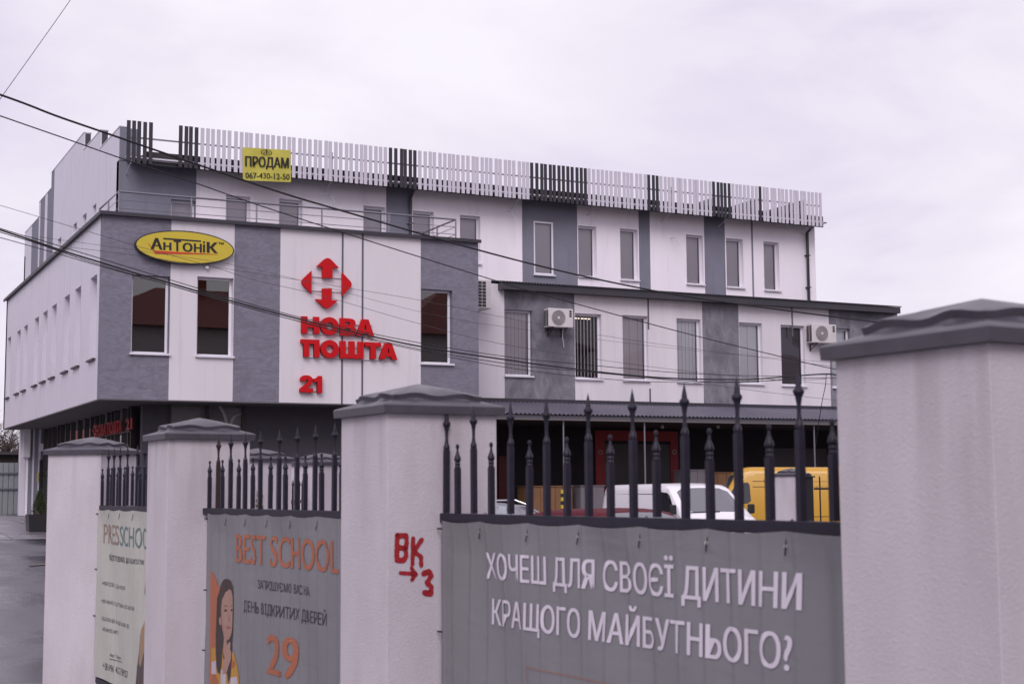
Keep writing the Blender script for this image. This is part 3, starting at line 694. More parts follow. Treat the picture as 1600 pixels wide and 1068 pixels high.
# ------------------------------------------------------------------ signs on the facade
PN = lambda Y: (lambda u, v, d: (u, Y+d, v))
def cn(pts, Y):                      # four image corners of the capitals on plane Y -> (x,z)
    return [(at_y(a_, b_, Y).x, at_y(a_, b_, Y).z) for a_, b_ in pts]
V2 = lambda q: Vector((q[0], q[1]))
YLT = YB-.13
ns = thing('company_sign', 'large red raised letters and four-arrow emblem on the white wall', 'sign', (at_y(540, 520, YB).x, YB, 6.2))
def put(body, pts, bold):
    text('letter', body, PN(YLT), [V2(q) for q in cn(pts, YLT)], RED, ns, bold=bold, d0=.10, depth=.09, per_letter=True, res=5)
GL = {  # heavy block capitals drawn in a unit box
 'Н': [[(0, 0), (.33, 0), (.33, .37), (.67, .37), (.67, 0), (1, 0), (1, 1), (.67, 1), (.67, .63), (.33, .63), (.33, 1), (0, 1)]],
 'П': [[(.14, 0), (.43, 0), (.43, .74), (.70, .74), (.70, 0), (1, 0), (1, 1), (0, 1), (0, .76), (.14, .76)]],
 'Ш': [[(0, 0), (1, 0), (1, 1), (.76, 1), (.76, .26), (.62, .26), (.62, 1), (.38, 1), (.38, .26), (.24, .26), (.24, 1), (0, 1)]],
 'Т': [[(.33, 0), (.67, 0), (.67, .74), (1, .74), (1, 1), (0, 1), (0, .74), (.33, .74)]],
 'А': [[(0, 0), (.31, 0), (.36, .17), (.64, .17), (.69, 0), (1, 0), (.68, 1), (.32, 1)], [(.42, .38), (.58, .38), (.50, .72)]],
 'В': [[(0, 0), (.62, 0), (.82, .03), (.95, .13), (1, .28), (.96, .43), (.84, .53), (.93, .63), (.96, .74), (.90, .90), (.78, .97), (.60, 1), (0, 1)], [(.32, .22), (.58, .22), (.66, .30), (.58, .40), (.32, .40)], [(.32, .61), (.55, .61), (.62, .69), (.55, .78), (.32, .78)]],
 '2': [[(0, 0), (1, 0), (1, .26), (.56, .26), (.82, .45), (.96, .60), (.98, .75), (.90, .90), (.72, .99), (.48, 1.01), (.24, .97), (.08, .86), (.02, .68), (.35, .64), (.39, .72), (.48, .76), (.59, .73), (.61, .65), (.55, .56), (0, .20)]],
 '1': [[(.40, 0), (1, 0), (1, 1), (.55, 1), (.36, .88), (0, .82), (0, .60), (.40, .66)]],
 'О': [[(.5+.5*math.cos(6.28318*k/40), .5+.52*math.sin(6.28318*k/40)) for k in range(40)], [(.5+.20*math.cos(-6.28318*k/30), .5+.22*math.sin(-6.28318*k/30)) for k in range(30)]]}
def glyph(ch, l, r_, tl, tr, bl_, br):
    pts = [V2(c_) for c_ in cn([sc_(p_) for p_ in ((l, bl_), (r_, br), (r_, tr), (l, tl))], YLT)]
    c = bpy.data.curves.new('letter', 'CURVE'); c.dimensions = '2D'; c.fill_mode = 'BOTH'; c.extrude = .045; c.bevel_depth = .004; c.offset = -.004
    for lp in GL[ch]:
        sp = c.splines.new('POLY'); sp.points.add(len(lp)-1); sp.use_cyclic_u = True
        for i, (u, v) in enumerate(lp):
            p_ = (pts[0]*(1-u)+pts[1]*u)*(1-v)+(pts[3]*(1-u)+pts[2]*u)*v; sp.points[i].co = (p_.x, p_.y, 0, 1)
    o = bpy.data.objects.new('letter', c); COL.objects.link(o); bpy.context.view_layer.update()
    me = bpy.data.meshes.new_from_object(o.evaluated_get(bpy.context.evaluated_depsgraph_get())); bpy.data.objects.remove(o); bpy.data.curves.remove(c)
    for v in me.vertices: v.co = (v.co.x, YLT+.055-v.co.z*0+v.co.z, v.co.y)
    me.materials.clear(); me.materials.append(RED); o = bpy.data.objects.new('letter', me); COL.objects.link(o); adopt(o, ns)
def sc_(q): return (400+q[0]/3.815, 380+q[1]/3.815)
for a_ in (('Н', 274, 379, 433, 438, 535, 539), ('О', 386, 495, 438, 444, 541, 546), ('В', 503, 600, 444, 449, 546, 551), ('А', 598, 707, 449, 455, 550, 556),
           ('П', 270, 380, 570, 574, 674, 679), ('О', 387, 496, 575, 580, 679, 684), ('Ш', 503, 643, 580, 586, 683, 688), ('Т', 651, 748, 587, 591, 686, 691), ('А', 736, 845, 590, 595, 688, 694), ('2', 264, 342, 783, 788, 885, 889), ('1', 347, 396, 787, 790, 889, 892)): glyph(*a_)
def rounded(poly, r, n=5):
    outp = []
    for i, p in enumerate(poly):
        p = Vector(p); a_ = Vector(poly[i-1]); c_ = Vector(poly[(i+1) % len(poly)])
        da, dc = (a_-p).normalized(), (c_-p).normalized()
        rr_ = r[i] if isinstance(r, (list, tuple)) else r
        if rr_ <= 0: outp.append(p); continue
        P0, P2 = p+da*rr_, p+dc*rr_
        for k in range(n+1):
            t_ = k/n; outp.append(P0*(1-t_)**2+p*2*t_*(1-t_)+P2*t_**2)
    return [(v.x, v.y) for v in outp]
def sc_(q): return (400+q[0]/3.815, 380+q[1]/3.815)
for poly, rad in (([(430, 76), (496, 146), (458, 144), (457, 206), (398, 206), (398, 140), (364, 136)], [.14, 0, 0, 0, 0, 0, 0]),
                  ([(398, 268), (454, 268), (452, 337), (489, 340), (425, 397), (356, 331), (398, 335)], [0, 0, 0, 0, .14, 0, 0]),
                  ([(333, 163), (332, 299), (264, 228)], [0, 0, .14]),
                  ([(516, 174), (583, 245), (516, 311)], [0, .14, 0])):
    pts = [(at_y(*sc_(q_), YLT).x, at_y(*sc_(q_), YLT).z) for q_ in poly]
    q = MB(); q.prism(rounded(pts, rad), PN(YLT), .01, .10); q.build('arrow', RED, ns)
q = MB()
for (xa, xb, py, slope) in ((335, 520, 194, .06), (335, 520, 277, .06), (300, 700, 467, .05), (300, 700, 535, .05), (300, 830, 606, .05), (300, 830, 676, .05), (280, 395, 800, .05), (280, 395, 875, .05)):
    A = at_y(*sc_((xa, py)), YLT); B_ = at_y(*sc_((xb, py+(xb-xa)*slope)), YLT)
    q.tube([(A.x, YB-.022, A.z), (B_.x, YB-.022, (A.z+B_.z)/2+0*(A.z))], .012, 5)
q.build('mounting_rail', mat('pale_rail_paint', (.60, .57, .62), .5), ns)

# oval sign
YO = YB-.16
cx, cz = at_y(289.7, 386.5, YO).x, at_y(289.7, 386.5, YO).z
hw = at_y(366, 386.5, YO).x-cx; hz = at_y(289.7, 360.5, YO).z-cz
ov = thing('oval_sign', 'yellow oval sign with black stylised lettering high on the grey and white wall', 'sign', (cx, YB, cz))
def ell(a_, b_, tilt=-.045, n=56): return [(cx+a_*math.cos(6.28318*k/n), cz+b_*math.sin(6.28318*k/n)+tilt*0) for k in range(n)]
q = MB(); q.prism(ell(hw, hz), PN(YO), 0, .14); q.build('case', BLACK, ov)
q = MB(); q.prism(ell(hw-.03, hz-.03), PN(YO), -.008, 0); q.build('face', YEL, ov)
def sa(q_): return (q_[0]/4, 180+q_[1]/4)
def ot(body, l, r_, tl, tr, bl_, br, bold=.03):
    pts = [sa((l, bl_)), sa((r_, br)), sa((r_, tr)), sa((l, tl))]
    text('lettering', body, PN(YO), [V2(c_) for c_ in cn(pts, YO)], INK, ov, bold=.008, d0=-.012, depth=.004, shifts=(-.03, 0, .03), gap=.0015)
ot('А', 944, 1012, 766, 769, 836, 840); ot('Н', 1022, 1068, 793, 796, 841, 844, .04); ot('Т', 1086, 1128, 782, 784, 848, 850, .04)
ot('О', 1143, 1200, 797, 800, 850, 854, .04); ot('Н', 1213, 1258, 801, 804, 855, 858, .04); ot('К', 1294, 1356, 792, 796, 858, 862, .03)
ot('ТМ', 1364, 1396, 793, 795, 806, 808, .02)
q = MB()
for poly in ([(1020, 766), (1256, 783), (1256, 792), (1020, 776)], [(1268, 806), (1281, 807), (1281, 859), (1268, 858)], [(1268, 788), (1281, 789), (1281, 800), (1268, 799)]):
    q.prism([(at_y(*sa(p_), YO).x, at_y(*sa(p_), YO).z) for p_ in poly], PN(YO), -.013, -.009)
q.build('letter_bar', INK, ov)
q = MB(); q.prism([(at_y(*sa(p_), YO).x, at_y(*sa(p_), YO).z) for p_ in [(920, 793), (950, 826), (968, 846), (1372, 870), (1180, 868), (970, 866)]], PN(YO), -.016, -.013); q.build('swoosh', mat('swoosh_red', (.55, .04, .02), .4), ov)
A = at_y(325, 417, YO); q = MB(); q.lathe([(.01, A.z-.05), (.045, A.z-.02), (.045, A.z+.03)], A.x, YB-.07, 8); q.build('lamp', PVC, ov)

# yellow for-sale banner hung on the slats
YY = YS-.03
bn = thing('sale_banner', 'yellow cloth banner with black letters tied to the roof slats', 'banner', (at_y(416, 258, YY).x, YY, at_y(416, 283, YY).z))
cor = [(378.8, 230.5), (453.8, 235), (454.5, 284.5), (379.5, 281.5)]
C4 = [Vector(at_y(*c_, YY)) for c_ in cor]
q = MB(); nU, nV = 18, 12
for j in range(nV+1):
    for i in range(nU+1):
        s, t_ = i/nU, j/nV
        p = (C4[0]*(1-s)+C4[1]*s)*(1-t_)+(C4[3]*(1-s)+C4[2]*s)*t_
        sag = -.03*math.sin(math.pi*s)*(1-t_)*0+.02*math.sin(math.pi*s)*(t_-.5)
        q.v.append((p.x, p.y-.015*math.sin(s*9+t_*4)*math.sin(math.pi*s)-.01, p.z-sag*.6))
for j in range(nV):
    for i in range(nU): a_ = j*(nU+1)+i; q.f.append((a_, a_+1, a_+nU+2, a_+nU+1)); q.mi.append(0)
q.build('cloth', mat('yellow_cloth', (.52, .47, .075), .7, var=.12, vscale=4), bn, smooth=True)
def yb2(q_): return (370+q_[0]/15.26, 225+q_[1]/15.26)
for body, l, r_, tl, tr, bl_, br in (('ПРОДАМ', 200, 1225, 293, 335, 533, 578), ('067-430-12-50', 200, 1250, 672, 712, 812, 853)):
    pts = [yb2((l, bl_)), yb2((r_, br)), yb2((r_, tr)), yb2((l, tl))]
    text('lettering', body, PN(YY), [V2(c_) for c_ in cn(pts, YY)], INK, bn, bold=.0, d0=-.03, shifts=(-.04, -.015, .015, .04) if body[0] == 'П' else (-.015, .015), gap=.002)
q = MB(); e0 = at_y(*yb2((700, 205)), YY); ra_ = at_y(*yb2((832, 205)), YY).x-e0.x; rz_ = e0.z-at_y(*yb2((700, 275)), YY).z
for k in range(28):
    a_, a2 = 6.28318*k/28, 6.28318*(k+1)/28
    q.face([(e0.x+ra_*math.cos(a_), YY-.03, e0.z+rz_*math.sin(a_)), (e0.x+ra_*math.cos(a2), YY-.03, e0.z+rz_*math.sin(a2)), (e0.x+ra_*.88*math.cos(a2), YY-.03, e0.z+rz_*.84*math.sin(a2)), (e0.x+ra_*.88*math.cos(a_), YY-.03, e0.z+rz_*.84*math.sin(a_))])
for poly in ([(690, 150), (712, 150), (718, 243), (686, 243)], [(620, 195), (700, 160), (790, 200), (700, 178)], [(630, 205), (655, 205), (655, 240), (630, 240)], [(745, 205), (775, 215), (770, 240), (748, 232)]):
    q.face([(at_y(*yb2(p_), YY).x, YY-.03, at_y(*yb2(p_), YY).z) for p_ in poly])
q.build('emblem', INK, bn, recalc=False)

# red shop sign on the glass wall
XS = XG-.12
rs = thing('shop_sign', 'dark red letters fixed across the glass wall under the overhang', 'sign', (XS, 40, 2.6))
DRED = mat('dull_sign_red', (.30, .008, .012), .5)
PX = lambda u, v, d: (XS+d, u, v)
def s2(q_): return (q_[0]/4.854, 620+q_[1]/4.854)
def xs_(pts): return [Vector((at_x(*s2(p_), XS).y, at_x(*s2(p_), XS).z)) for p_ in pts]
text('lettering', 'НОВА ПОШТА', PX, xs_([(738, 300), (930, 262), (930, 172), (738, 212)]), DRED, rs, bold=.01, d0=0, depth=.03, shifts=(-.02, .02), gap=.003)
text('lettering', '21', PX, xs_([(962, 252), (1008, 242), (1008, 150), (962, 160)]), DRED, rs, bold=.03, d0=0, depth=.03)
for poly in ([(716, 200), (738, 232), (705, 238)], [(716, 305), (738, 275), (705, 268)], [(712, 240), (712, 268), (698, 256)], [(722, 236), (722, 266), (736, 250)]):
    q = MB(); pp = xs_(poly); q.prism([(p_.x, p_.y) for p_ in pp], PX, 0, .03); q.build('arrow', DRED, rs)
q = MB(); q.box(XS+.03, XS+.05, my[-1], at_x(143, 670, XS).y, 3.25, 3.29); q.box(XS+.03, XS+.05, my[-1], at_x(143, 670, XS).y, 2.85, 2.89); q.build('mounting_rail', BLACK, rs)

# ------------------------------------------------------------------ air conditioners
def aircon(label, px0, px1, py0, py1, Y, fan=True):
    A, B_ = at_y(px0, py0, Y-.38), at_y(px1, py1, Y-.38)
    w_, z1, z0 = B_.x-A.x, A.z, B_.z; x0 = A.x
    t_ = thing('air_conditioner', label, 'air conditioner', (x0+w_/2, Y, z0), 'outdoor air conditioning units on the walls')
    q = MB(); q.box(x0, x0+w_, Y-.38, Y-.08, z0, z1); q.build('casing', mat('ac_casing', (.60, .56, .57), .45, var=.1), t_, bevel=.02)
    fx, fz, fr = x0+w_*.40, (z0+z1)/2, (z1-z0)*.40
    q = MB(); F = front(Y-.38)
    q.prism([(fx+fr*math.cos(6.28318*k/24), fz+fr*math.sin(6.28318*k/24)) for k in range(24)], F, -.008, 0); q.build('fan_opening', mat('fan_grey', (.23, .20, .21), .7), t_)
    q = MB()
    for rr_ in [fr*(.14+.12*k) for k in range(8)]:
        pts = [(fx+rr_*math.cos(6.28318*k/20), Y-.395, fz+rr_*math.sin(6.28318*k/20)) for k in range(21)]
        q.tube(pts, .004, 4, caps=False)
    for k in range(12):
        a_ = 6.28318*k/12; q.tube([(fx+.02*math.cos(a_), Y-.397, fz+.02*math.sin(a_)), (fx+fr*math.cos(a_), Y-.397, fz+fr*math.sin(a_))], .004, 4)
    q.build('fan_grille', mat('grille_plastic', (.42, .39, .40), .5), t_)
    q = MB(); q.prism([(fx+fr*.17*math.cos(6.28318*k/14), fz+fr*.17*math.sin(6.28318*k/14)) for k in range(14)], F, -.022, -.012); q.build('fan_hub', mat('ac_casing2', (.66, .63, .65), .45), t_)
    q = MB()
    for r_ in range(8):
        for c_ in range(2):
            za = z0+.05+(z1-z0-.1)*r_/8; q.box(x0-.006, x0-.0005, Y-.36+.14*c_, Y-.36+.14*c_+.11, za, za+(z1-z0-.1)/8-.018)
    q.build('side_grille', BLACK, t_)
    q = MB()
    for r_ in range(3): q.box(x0+w_*.84, x0+w_*.93, Y-.388, Y-.381, z1-.10-.07*r_, z1-.05-.07*r_)
    q.build('control_panel', BLACK, t_)
    q = MB()
    for u in (x0+w_*.2, x0+w_*.75): q.box(u-.02, u+.02, Y-.40, Y, z0-.03, z0-.001); q.tube([(u, Y-.36, z0-.03), (u, Y, z0-.22)], .014, 5); q.box(u-.02, u+.02, Y-.02, Y, z0-.25, z0-.03)
    q.build('bracket', DARKM, t_)
    q = MB(); u = x0+w_*.7; q.tube([(u, Y-.2, z0), (u+.03, Y-.1, z0-.25), (u+.12, Y-.02, z0-.55)], .011, 5); q.build('pipe', PVC, t_)
    return t_
aircon('air conditioner with round fan on the stained grey panel', 857, 896, 480.5, 512, YM)
aircon('air conditioner with round fan on the wall beside the big near pillar', 1268.5, 1307.5, 505, 536.5, YM)
# unit turned so that its coil side faces out
tb = thing('air_conditioner', 'air conditioner tucked in the corner, showing only its slotted side', 'air conditioner', (at_y(760, 482, YM-.5).x, YM, at_y(760, 482, YM-.5).z), 'outdoor air conditioning units on the walls')
A, B_ = at_y(748, 436, YM-.8), at_y(768, 482, YM-.8)
xa_, xb_ = at_y(746, 436, YM-.8).x, B_.x
q = MB(); q.box(xa_, xb_, YM-.8, YM-.02, B_.z, A.z); q.build('casing', MATS['ac_casing'], tb, bevel=.02)
q = MB()
for r_ in range(8):
    for c_ in range(2):
        za = B_.z+.04+(A.z-B_.z-.08)*r_/8; q.box(xa_+.02+.13*c_, xa_+.13+.13*c_, YM-.808, YM-.8005, za, za+(A.z-B_.z-.08)/8-.02)
q.build('side_grille', BLACK, tb)
q = MB(); q.tube([(xa_+.06, YM-.3, B_.z), (xa_+.05, YM-.1, B_.z-.3), (xa_+.05, YM-.05, at_y(755, 592, YM).z)], .03, 6); q.build('pipe', PVC, tb)

# ------------------------------------------------------------------ street fence: pillars, railing panels, banners
dF = Vector((-.0608, .998)).normalized(); dN = Vector((dF.y, -dF.x))
FO = Vector((2.555, 6.52))+dN*.3
def fp(s, off=0.): v = FO+dF*s+dN*off; return (v.x, v.y)
def pillar(name_corner, ax, ay, sx, sy, ztop, label, zb_=0., sc_cap=1.0, group='rendered fence pillars'):
    """near corner, unit axes ax, ay, sizes"""
    c = Vector(name_corner)+Vector(ax)*sx/2+Vector(ay)*sy/2
    t_ = thing('fence_pillar', label, 'pillar', (c.x, c.y, zb_), group)
    q = MB(); q.obox(c, ax, ay, sx/2, sy/2, zb_-.1, ztop); o = q.build('shaft', PST, t_, bevel=.003)
    # cap: upright edge, outer skirt, scalloped step, low pyramid
    n = 16; rings = []
    def ring(ox, z, wav=0., zw=0.):
        pts = []
        for s_ in range(4):
            for i in range(n):
                t_ = i/n; 
                a_, b_ = [((-1, -1), (1, -1)), ((1, -1), (1, 1)), ((1, 1), (-1, 1)), ((-1, 1), (-1, -1))][s_]
                u = a_[0]*(1-t_)+b_[0]*t_; v = a_[1]*(1-t_)+b_[1]*t_
                k = .5-.5*math.cos(4*math.pi*t_+.0)            # two swells on each side, pinched at the middle and the corners
                f = 1+wav*(k*k)
                pts.append((c.x+ax[0]*u*(sx/2*ox[0]+ox[1])*f+ay[0]*v*(sy/2*ox[0]+ox[1])*f, c.y+ax[1]*u*(sx/2*ox[0]+ox[1])*f+ay[1]*v*(sy/2*ox[0]+ox[1])*f, z+zw*k))
        return pts
    rings = [ring((1, -.02), ztop-.004), ring((1, .030), ztop-.004), ring((1, .033), ztop+.034), ring((1, .026), ztop+.041),
             ring((.86, 0), ztop+.062, .03, .002), ring((.80, 0), ztop+.068, .075, .010), ring((.82, 0), ztop+.088, .075, .013), ring((.77, 0), ztop+.096, .07, .012), ring((.4, 0), ztop+.134), ring((.02, 0), ztop+.162)]
    q = MB(); vs = [p_ for r_ in rings for p_ in r_]; m4 = 4*n; fs = []
    for k in range(len(rings)-1):
        for i in range(m4): fs.append((k*m4+i, k*m4+(i+1) % m4, (k+1)*m4+(i+1) % m4, (k+1)*m4+i))
    fs.append(tuple((len(rings)-1)*m4+i for i in range(m4)))
    q.add(vs, fs); o = q.build('cap', CAPM, t_)
    for p_ in o.data.polygons: p_.use_smooth = True
    o.data.set_sharp_from_angle(angle=math.radians(28)) if hasattr(o.data, 'set_sharp_from_angle') else None
    return t_
ax_, ay_ = (dN.x, dN.y), (dF.x, dF.y)
pillar((2.779, 2.818), ax_, ay_, .60, .58, 2.08, 'nearest big rendered pillar with dark metal cap at the right edge')
p2 = pillar((2.555, 6.52), ax_, ay_, .60, .56, 2.08, 'rendered fence pillar with red painted letters and an arrow on it')
pillar((2.353, 10.205), ax_, ay_, .60, .50, 2.08, 'rendered fence pillar between the orange lettered and the pale school banners')
pillar((2.49, 13.40), (math.sin(math.radians(45)), math.cos(math.radians(45))), (-math.cos(math.radians(45)), math.sin(math.radians(45))), .565, .565, 2.06, 'farthest pillar of the street fence, turned to the gateway, left in view')
# graffiti on the second pillar's near face
q0 = Vector((2.555, 6.52))
def at_face(px, py):
    d = ray(px, py); n3 = Vector((dF.x, dF.y, 0)); t_ = Vector((q0.x, q0.y, 0)).dot(n3)/d.dot(n3); p_ = EYE+d*t_
    return Vector(((Vector((p_.x, p_.y))-q0).dot(dN), p_.z))
def face_pt(s, z, o): v = q0+dN*s-dF*o; return (v.x, v.y, z)
SPRAY = mat('red_spray_paint', (.33, .010, .016), .6, var=.25, vscale=30)
def strokes(lines, wd, name='painted_letter'):
    q = MB()
    for ln_ in lines:
        pts = [at_face(*p_) for p_ in ln_]
        for i in range(len(pts)-1):
            a_, b_ = pts[i], pts[i+1]; n_ = max(2, int((b_-a_).length/.008)); d_ = (b_-a_).normalized(); nn_ = Vector((-d_.y, d_.x))
            prev = None
            for k in range(n_+1):
                p_ = a_.lerp(b_, k/n_); w_ = wd*(1+rnd.uniform(-.16, .16)); cur = (p_+nn_*w_, p_-nn_*w_)
                if prev: q.face([face_pt(prev[0].x, prev[0].y, .002), face_pt(cur[0].x, cur[0].y, .002), face_pt(cur[1].x, cur[1].y, .002), face_pt(prev[1].x, prev[1].y, .002)])
                prev = cur
        for p_ in pts:
            q.face([face_pt(p_.x+wd*.98*math.cos(6.28*k/9), p_.y+wd*.98*math.sin(6.28*k/9), .0026) for k in range(9)])
    return q.build(name, SPRAY, p2, recalc=False)
g7 = lambda x, y: (300+x/3.7075, 780+y/3.7075)
strokes([[g7(1188, 205), g7(1185, 350), g7(1225, 352), g7(1240, 325), g7(1236, 285), g7(1195, 275)], [g7(1188, 210), g7(1240, 208), g7(1243, 250), g7(1236, 280)]], .0125)
strokes([[g7(1280, 225), g7(1276, 372)], [g7(1330, 232), g7(1284, 300), g7(1325, 330), g7(1327, 380)]], .0115)
strokes([[g7(1206, 424), g7(1290, 430)], [g7(1270, 395), g7(1298, 432), g7(1272, 464)], [g7(1275, 410), g7(1280, 455)]], .0095, 'painted_arrow')
strokes([[g7(1340, 428), g7(1370, 415), g7(1385, 440), g7(1360, 480), g7(1385, 505), g7(1382, 545), g7(1345, 538)]], .0135)

TALL = [(.0005, 2.100), (.0050, 2.078), (.0095, 2.052), (.011, 2.040), (.0185, 2.031), (.0195, 2.024), (.012, 2.008), (.008, 1.985), (.0068, 1.955), (.009, 1.932), (.0150, 1.915), (.0155, 1.908), (.0125, 1.896)]
SHORT = [(.001, 1.925), (.0085, 1.918), (.0085, 1.908), (.0045, 1.899), (.0075, 1.880), (.0165, 1.856), (.0172, 1.848), (.0115, 1.838), (.0140, 1.83), (.0118, 1.822), (.0140, 1.814), (.0125, 1.806)]
def railing(label, s0, s1, talls, shorts, P=None, rusty=()):
    P = P or fp
    c = P((s0+s1)/2); t_ = thing('railing_panel', label, 'railing', (c[0], c[1], .3), 'iron railing panels of the street fence')
    a_, b_ = P(s0), P(s1); dx = (Vector(b_)-Vector(a_)).normalized(); nv = (dx.y, -dx.x)
    for z0, z1 in ((1.550, 1.594), (.035, .08)):
        cc = ((a_[0]+b_[0])/2, (a_[1]+b_[1])/2); q = MB(); q.obox(cc, tuple(dx), nv, (Vector(b_)-Vector(a_)).length/2, .02, z0, z1); q.build('rail', IRON, t_, bevel=.003)
    for kind, lst in ((0, talls), (1, shorts)):
        me = {}
        for j, s in enumerate(lst):
            p_ = P(s); top = (TALL, SHORT)[kind][-1][1]; mm_ = RUST if (kind == 0 and j in rusty) else IRON
            if mm_.name in me:
                o = me[mm_.name].copy(); COL.objects.link(o)
            else:
                q = MB(); q.box(-.0115, .0115, -.0115, .0115, .08, 1.55); q.box(-.0125, .0125, -.0125, .0125, 1.594, top+.002)
                q.lathe([(r_*(1.0), z) for r_, z in (TALL, SHORT)[kind]], 0, 0, 10); o = q.build('bar', mm_, t_); me[mm_.name] = o
                for f_ in o.data.polygons: f_.use_smooth = False
            o.location = (p_[0], p_[1], rnd.uniform(-.003, .003)); o.rotation_euler = (rnd.uniform(-.006, .006), rnd.uniform(-.006, .006), math.atan2(dx.y, dx.x)+rnd.uniform(-.06, .06))
            o.matrix_parent_inverse = pm(t_).inverted()
    return t_
tA = [-.0+-.3262*i if i else -.012 for i in range(9)]; hA = [-.163-.3262*i for i in range(9)]
railing('iron railing panel above the wide grey banner, between the two nearest pillars', 0.0, -3.14, tA, hA)
tB = [3.445-.296*i for i in range(10)]; hB = [3.593-.296*i for i in range(10)]
railing('iron railing panel above the banner with orange lettering', 3.70, .56, tB, hB, rusty=(0,))
Pc0 = Vector(fp(4.19)); Pc1 = Vector((2.50, 13.50))
fc = lambda s: tuple(Pc0.lerp(Pc1, s/ (Pc1-Pc0).length))
LC = (Pc1-Pc0).length
tC = [LC-.03-.262*i for i in range(9)]; hC = [LC-.16-.262*i for i in range(9)]
railing('iron railing panel above the pale banner, farthest along the street', 0.02, LC, tC, hC, P=fc)
def cloth(name, col, tr=.30):
    m = bpy.data.materials.new(name); m.use_nodes = True; t = m.node_tree; b = t.nodes['Principled BSDF']; MATS[name] = m
    b.inputs['Roughness'].default_value = .55; o = t.nodes['Material Output']
    n_ = t.nodes.new('ShaderNodeTexNoise'); n_.inputs['Scale'].default_value = 1.3; n_.inputs['Detail'].default_value = 5
    r_ = t.nodes.new('ShaderNodeValToRGB'); r_.color_ramp.elements[0].color = (*[c_*.84 for c_ in col], 1); r_.color_ramp.elements[1].color = (*[c_*1.1 for c_ in col], 1)
    g_ = t.nodes.new('ShaderNodeTexCoord'); l = t.links.new; l(g_.outputs['Object'], n_.inputs['Vector']); l(n_.outputs[0], r_.inputs[0]); l(r_.outputs[0], b.inputs['Base Color'])
    mp2 = t.nodes.new('ShaderNodeMapping'); mp2.inputs['Rotation'].default_value = (.5, .3, .4); mp2.inputs['Scale'].default_value = (2.2, 2.2, 5.5); n2_ = t.nodes.new('ShaderNodeTexNoise'); n2_.inputs['Scale'].default_value = 1.5; n2_.inputs['Detail'].default_value = 3; n2_.inputs['Distortion'].default_value = 1.2
    bp_ = t.nodes.new('ShaderNodeBump'); bp_.inputs['Strength'].default_value = .16; bp_.inputs['Distance'].default_value = .02
    l(g_.outputs['Object'], mp2.inputs[0]); l(mp2.outputs[0], n2_.inputs['Vector']); l(n2_.outputs[0], bp_.inputs['Height']); l(bp_.outputs[0], b.inputs['Normal'])
    tl_ = t.nodes.new('ShaderNodeBsdfTranslucent'); tl_.inputs[0].default_value = (*col, 1)
    mx_ = t.nodes.new('ShaderNodeMixShader'); mx_.inputs[0].default_value = tr
    l(b.outputs[0], mx_.inputs[1]); l(tl_.outputs[0], mx_.inputs[2]); l(mx_.outputs[0], o.inputs[0])
    return m
def banner(label, P, s0, s1, m, ties, bars, zt_=1.560, zb_=.12, lean=-.036):
    """s0 left, s1 right as seen from the street; P(s) gives the fence line"""
    a_, b_ = Vector(P(s0)), Vector(P(s1)); dx = (b_-a_).normalized(); L_ = (b_-a_).length
    nv = Vector((dx.y, -dx.x)) 
    if nv.dot(-a_) < 0: nv = -nv                                    # towards the street
    cc = (a_+b_)/2; t_ = thing('school_banner', label, 'banner', (cc.x, cc.y, zb_))
    tu = sorted([0.0]+[abs(t0_-s0) for t0_ in ties]+[L_]); bu = [abs(x_-s0) for x_ in bars]
    def off(u, z):
        rib = sum(math.exp(-((u-q_)/.013)**2) for q_ in bu)*.0045
        bag = .006*math.sin(u*5.1+z*2.2)+.004*math.sin(u*11+z*5)
        top = max(0, 1-(zt_-z)/.14); k = 0
        for i in range(len(tu)-1):
            if tu[i] <= u <= tu[i+1]:
                w_ = (u-tu[i])/max(1e-6, tu[i+1]-tu[i]); k = math.sin(math.pi*w_)
        return .026+rib+bag*(1-top)+top*(.012*k)
    def S(u, z, d): 
        o_ = off(u, z)+d; v = a_+dx*u+nv*o_; return (v.x, v.y, z)
    nU = max(60, int(L_/.007)); nV = 60; q = MB()
    for j in range(nV+1):
        for i in range(nU+1):
            u = L_*i/nU; k = 0
            for n_ in range(len(tu)-1):
                if tu[n_] <= u <= tu[n_+1]: k = math.sin(math.pi*(u-tu[n_])/max(1e-6, tu[n_+1]-tu[n_]))
            f_ = (1-j/nV); z = zb_+(zt_-zb_)*f_**1.0-.010*k*max(0, 1-(1-f_)/.1)
            q.v.append(S(u, z, 0))
    for j in range(nV):
        for i in range(nU): c_ = j*(nU+1)+i; q.f.append((c_, c_+1, c_+nU+2, c_+nU+1)); q.mi.append(0)
    o = q.build('cloth', m, t_, smooth=False, recalc=False)
    for f_ in o.data.polygons: f_.use_smooth = True
    for u in [abs(t0_-s0) for t0_ in ties]:
        r_ = MB(); z0 = zt_-.05
        pts = [S(u, z0, .002), S(u+.003, zt_+.01, -.012), S(u, 1.575, -.012), S(u, 1.598, -.035)]
        r_.tube(pts, .0045, 5); r_.tube([S(u, z0, .003), S(u+.006, z0-.03, .012)], .003, 4); r_.build('tie', TIE, t_)
        r_ = MB(); cpt = [S(u+.008*math.cos(6.283*k/10), z0+.008*math.sin(6.283*k/10), .003) for k in range(10)]; r_.face(cpt); r_.build('eyelet', MATS['ac_casing'], t_, recalc=False)
    for z in (.62, 1.03, 1.52):
        r_ = MB(); r_.tube([S(-.02, z, .012), S(.012, z, .006)], .005, 5); r_.build('tie', TIE, t_)
    def uz(px, py):
        d = ray(px, py); n3 = Vector((nv.x, nv.y, 0)); o3 = Vector((a_.x, a_.y, 0))+n3*.031
        t2 = o3.dot(n3)/d.dot(n3); p_ = EYE+d*t2; return Vector(((Vector((p_.x, p_.y))-a_).dot(dx), p_.z))
    return t_, S, uz
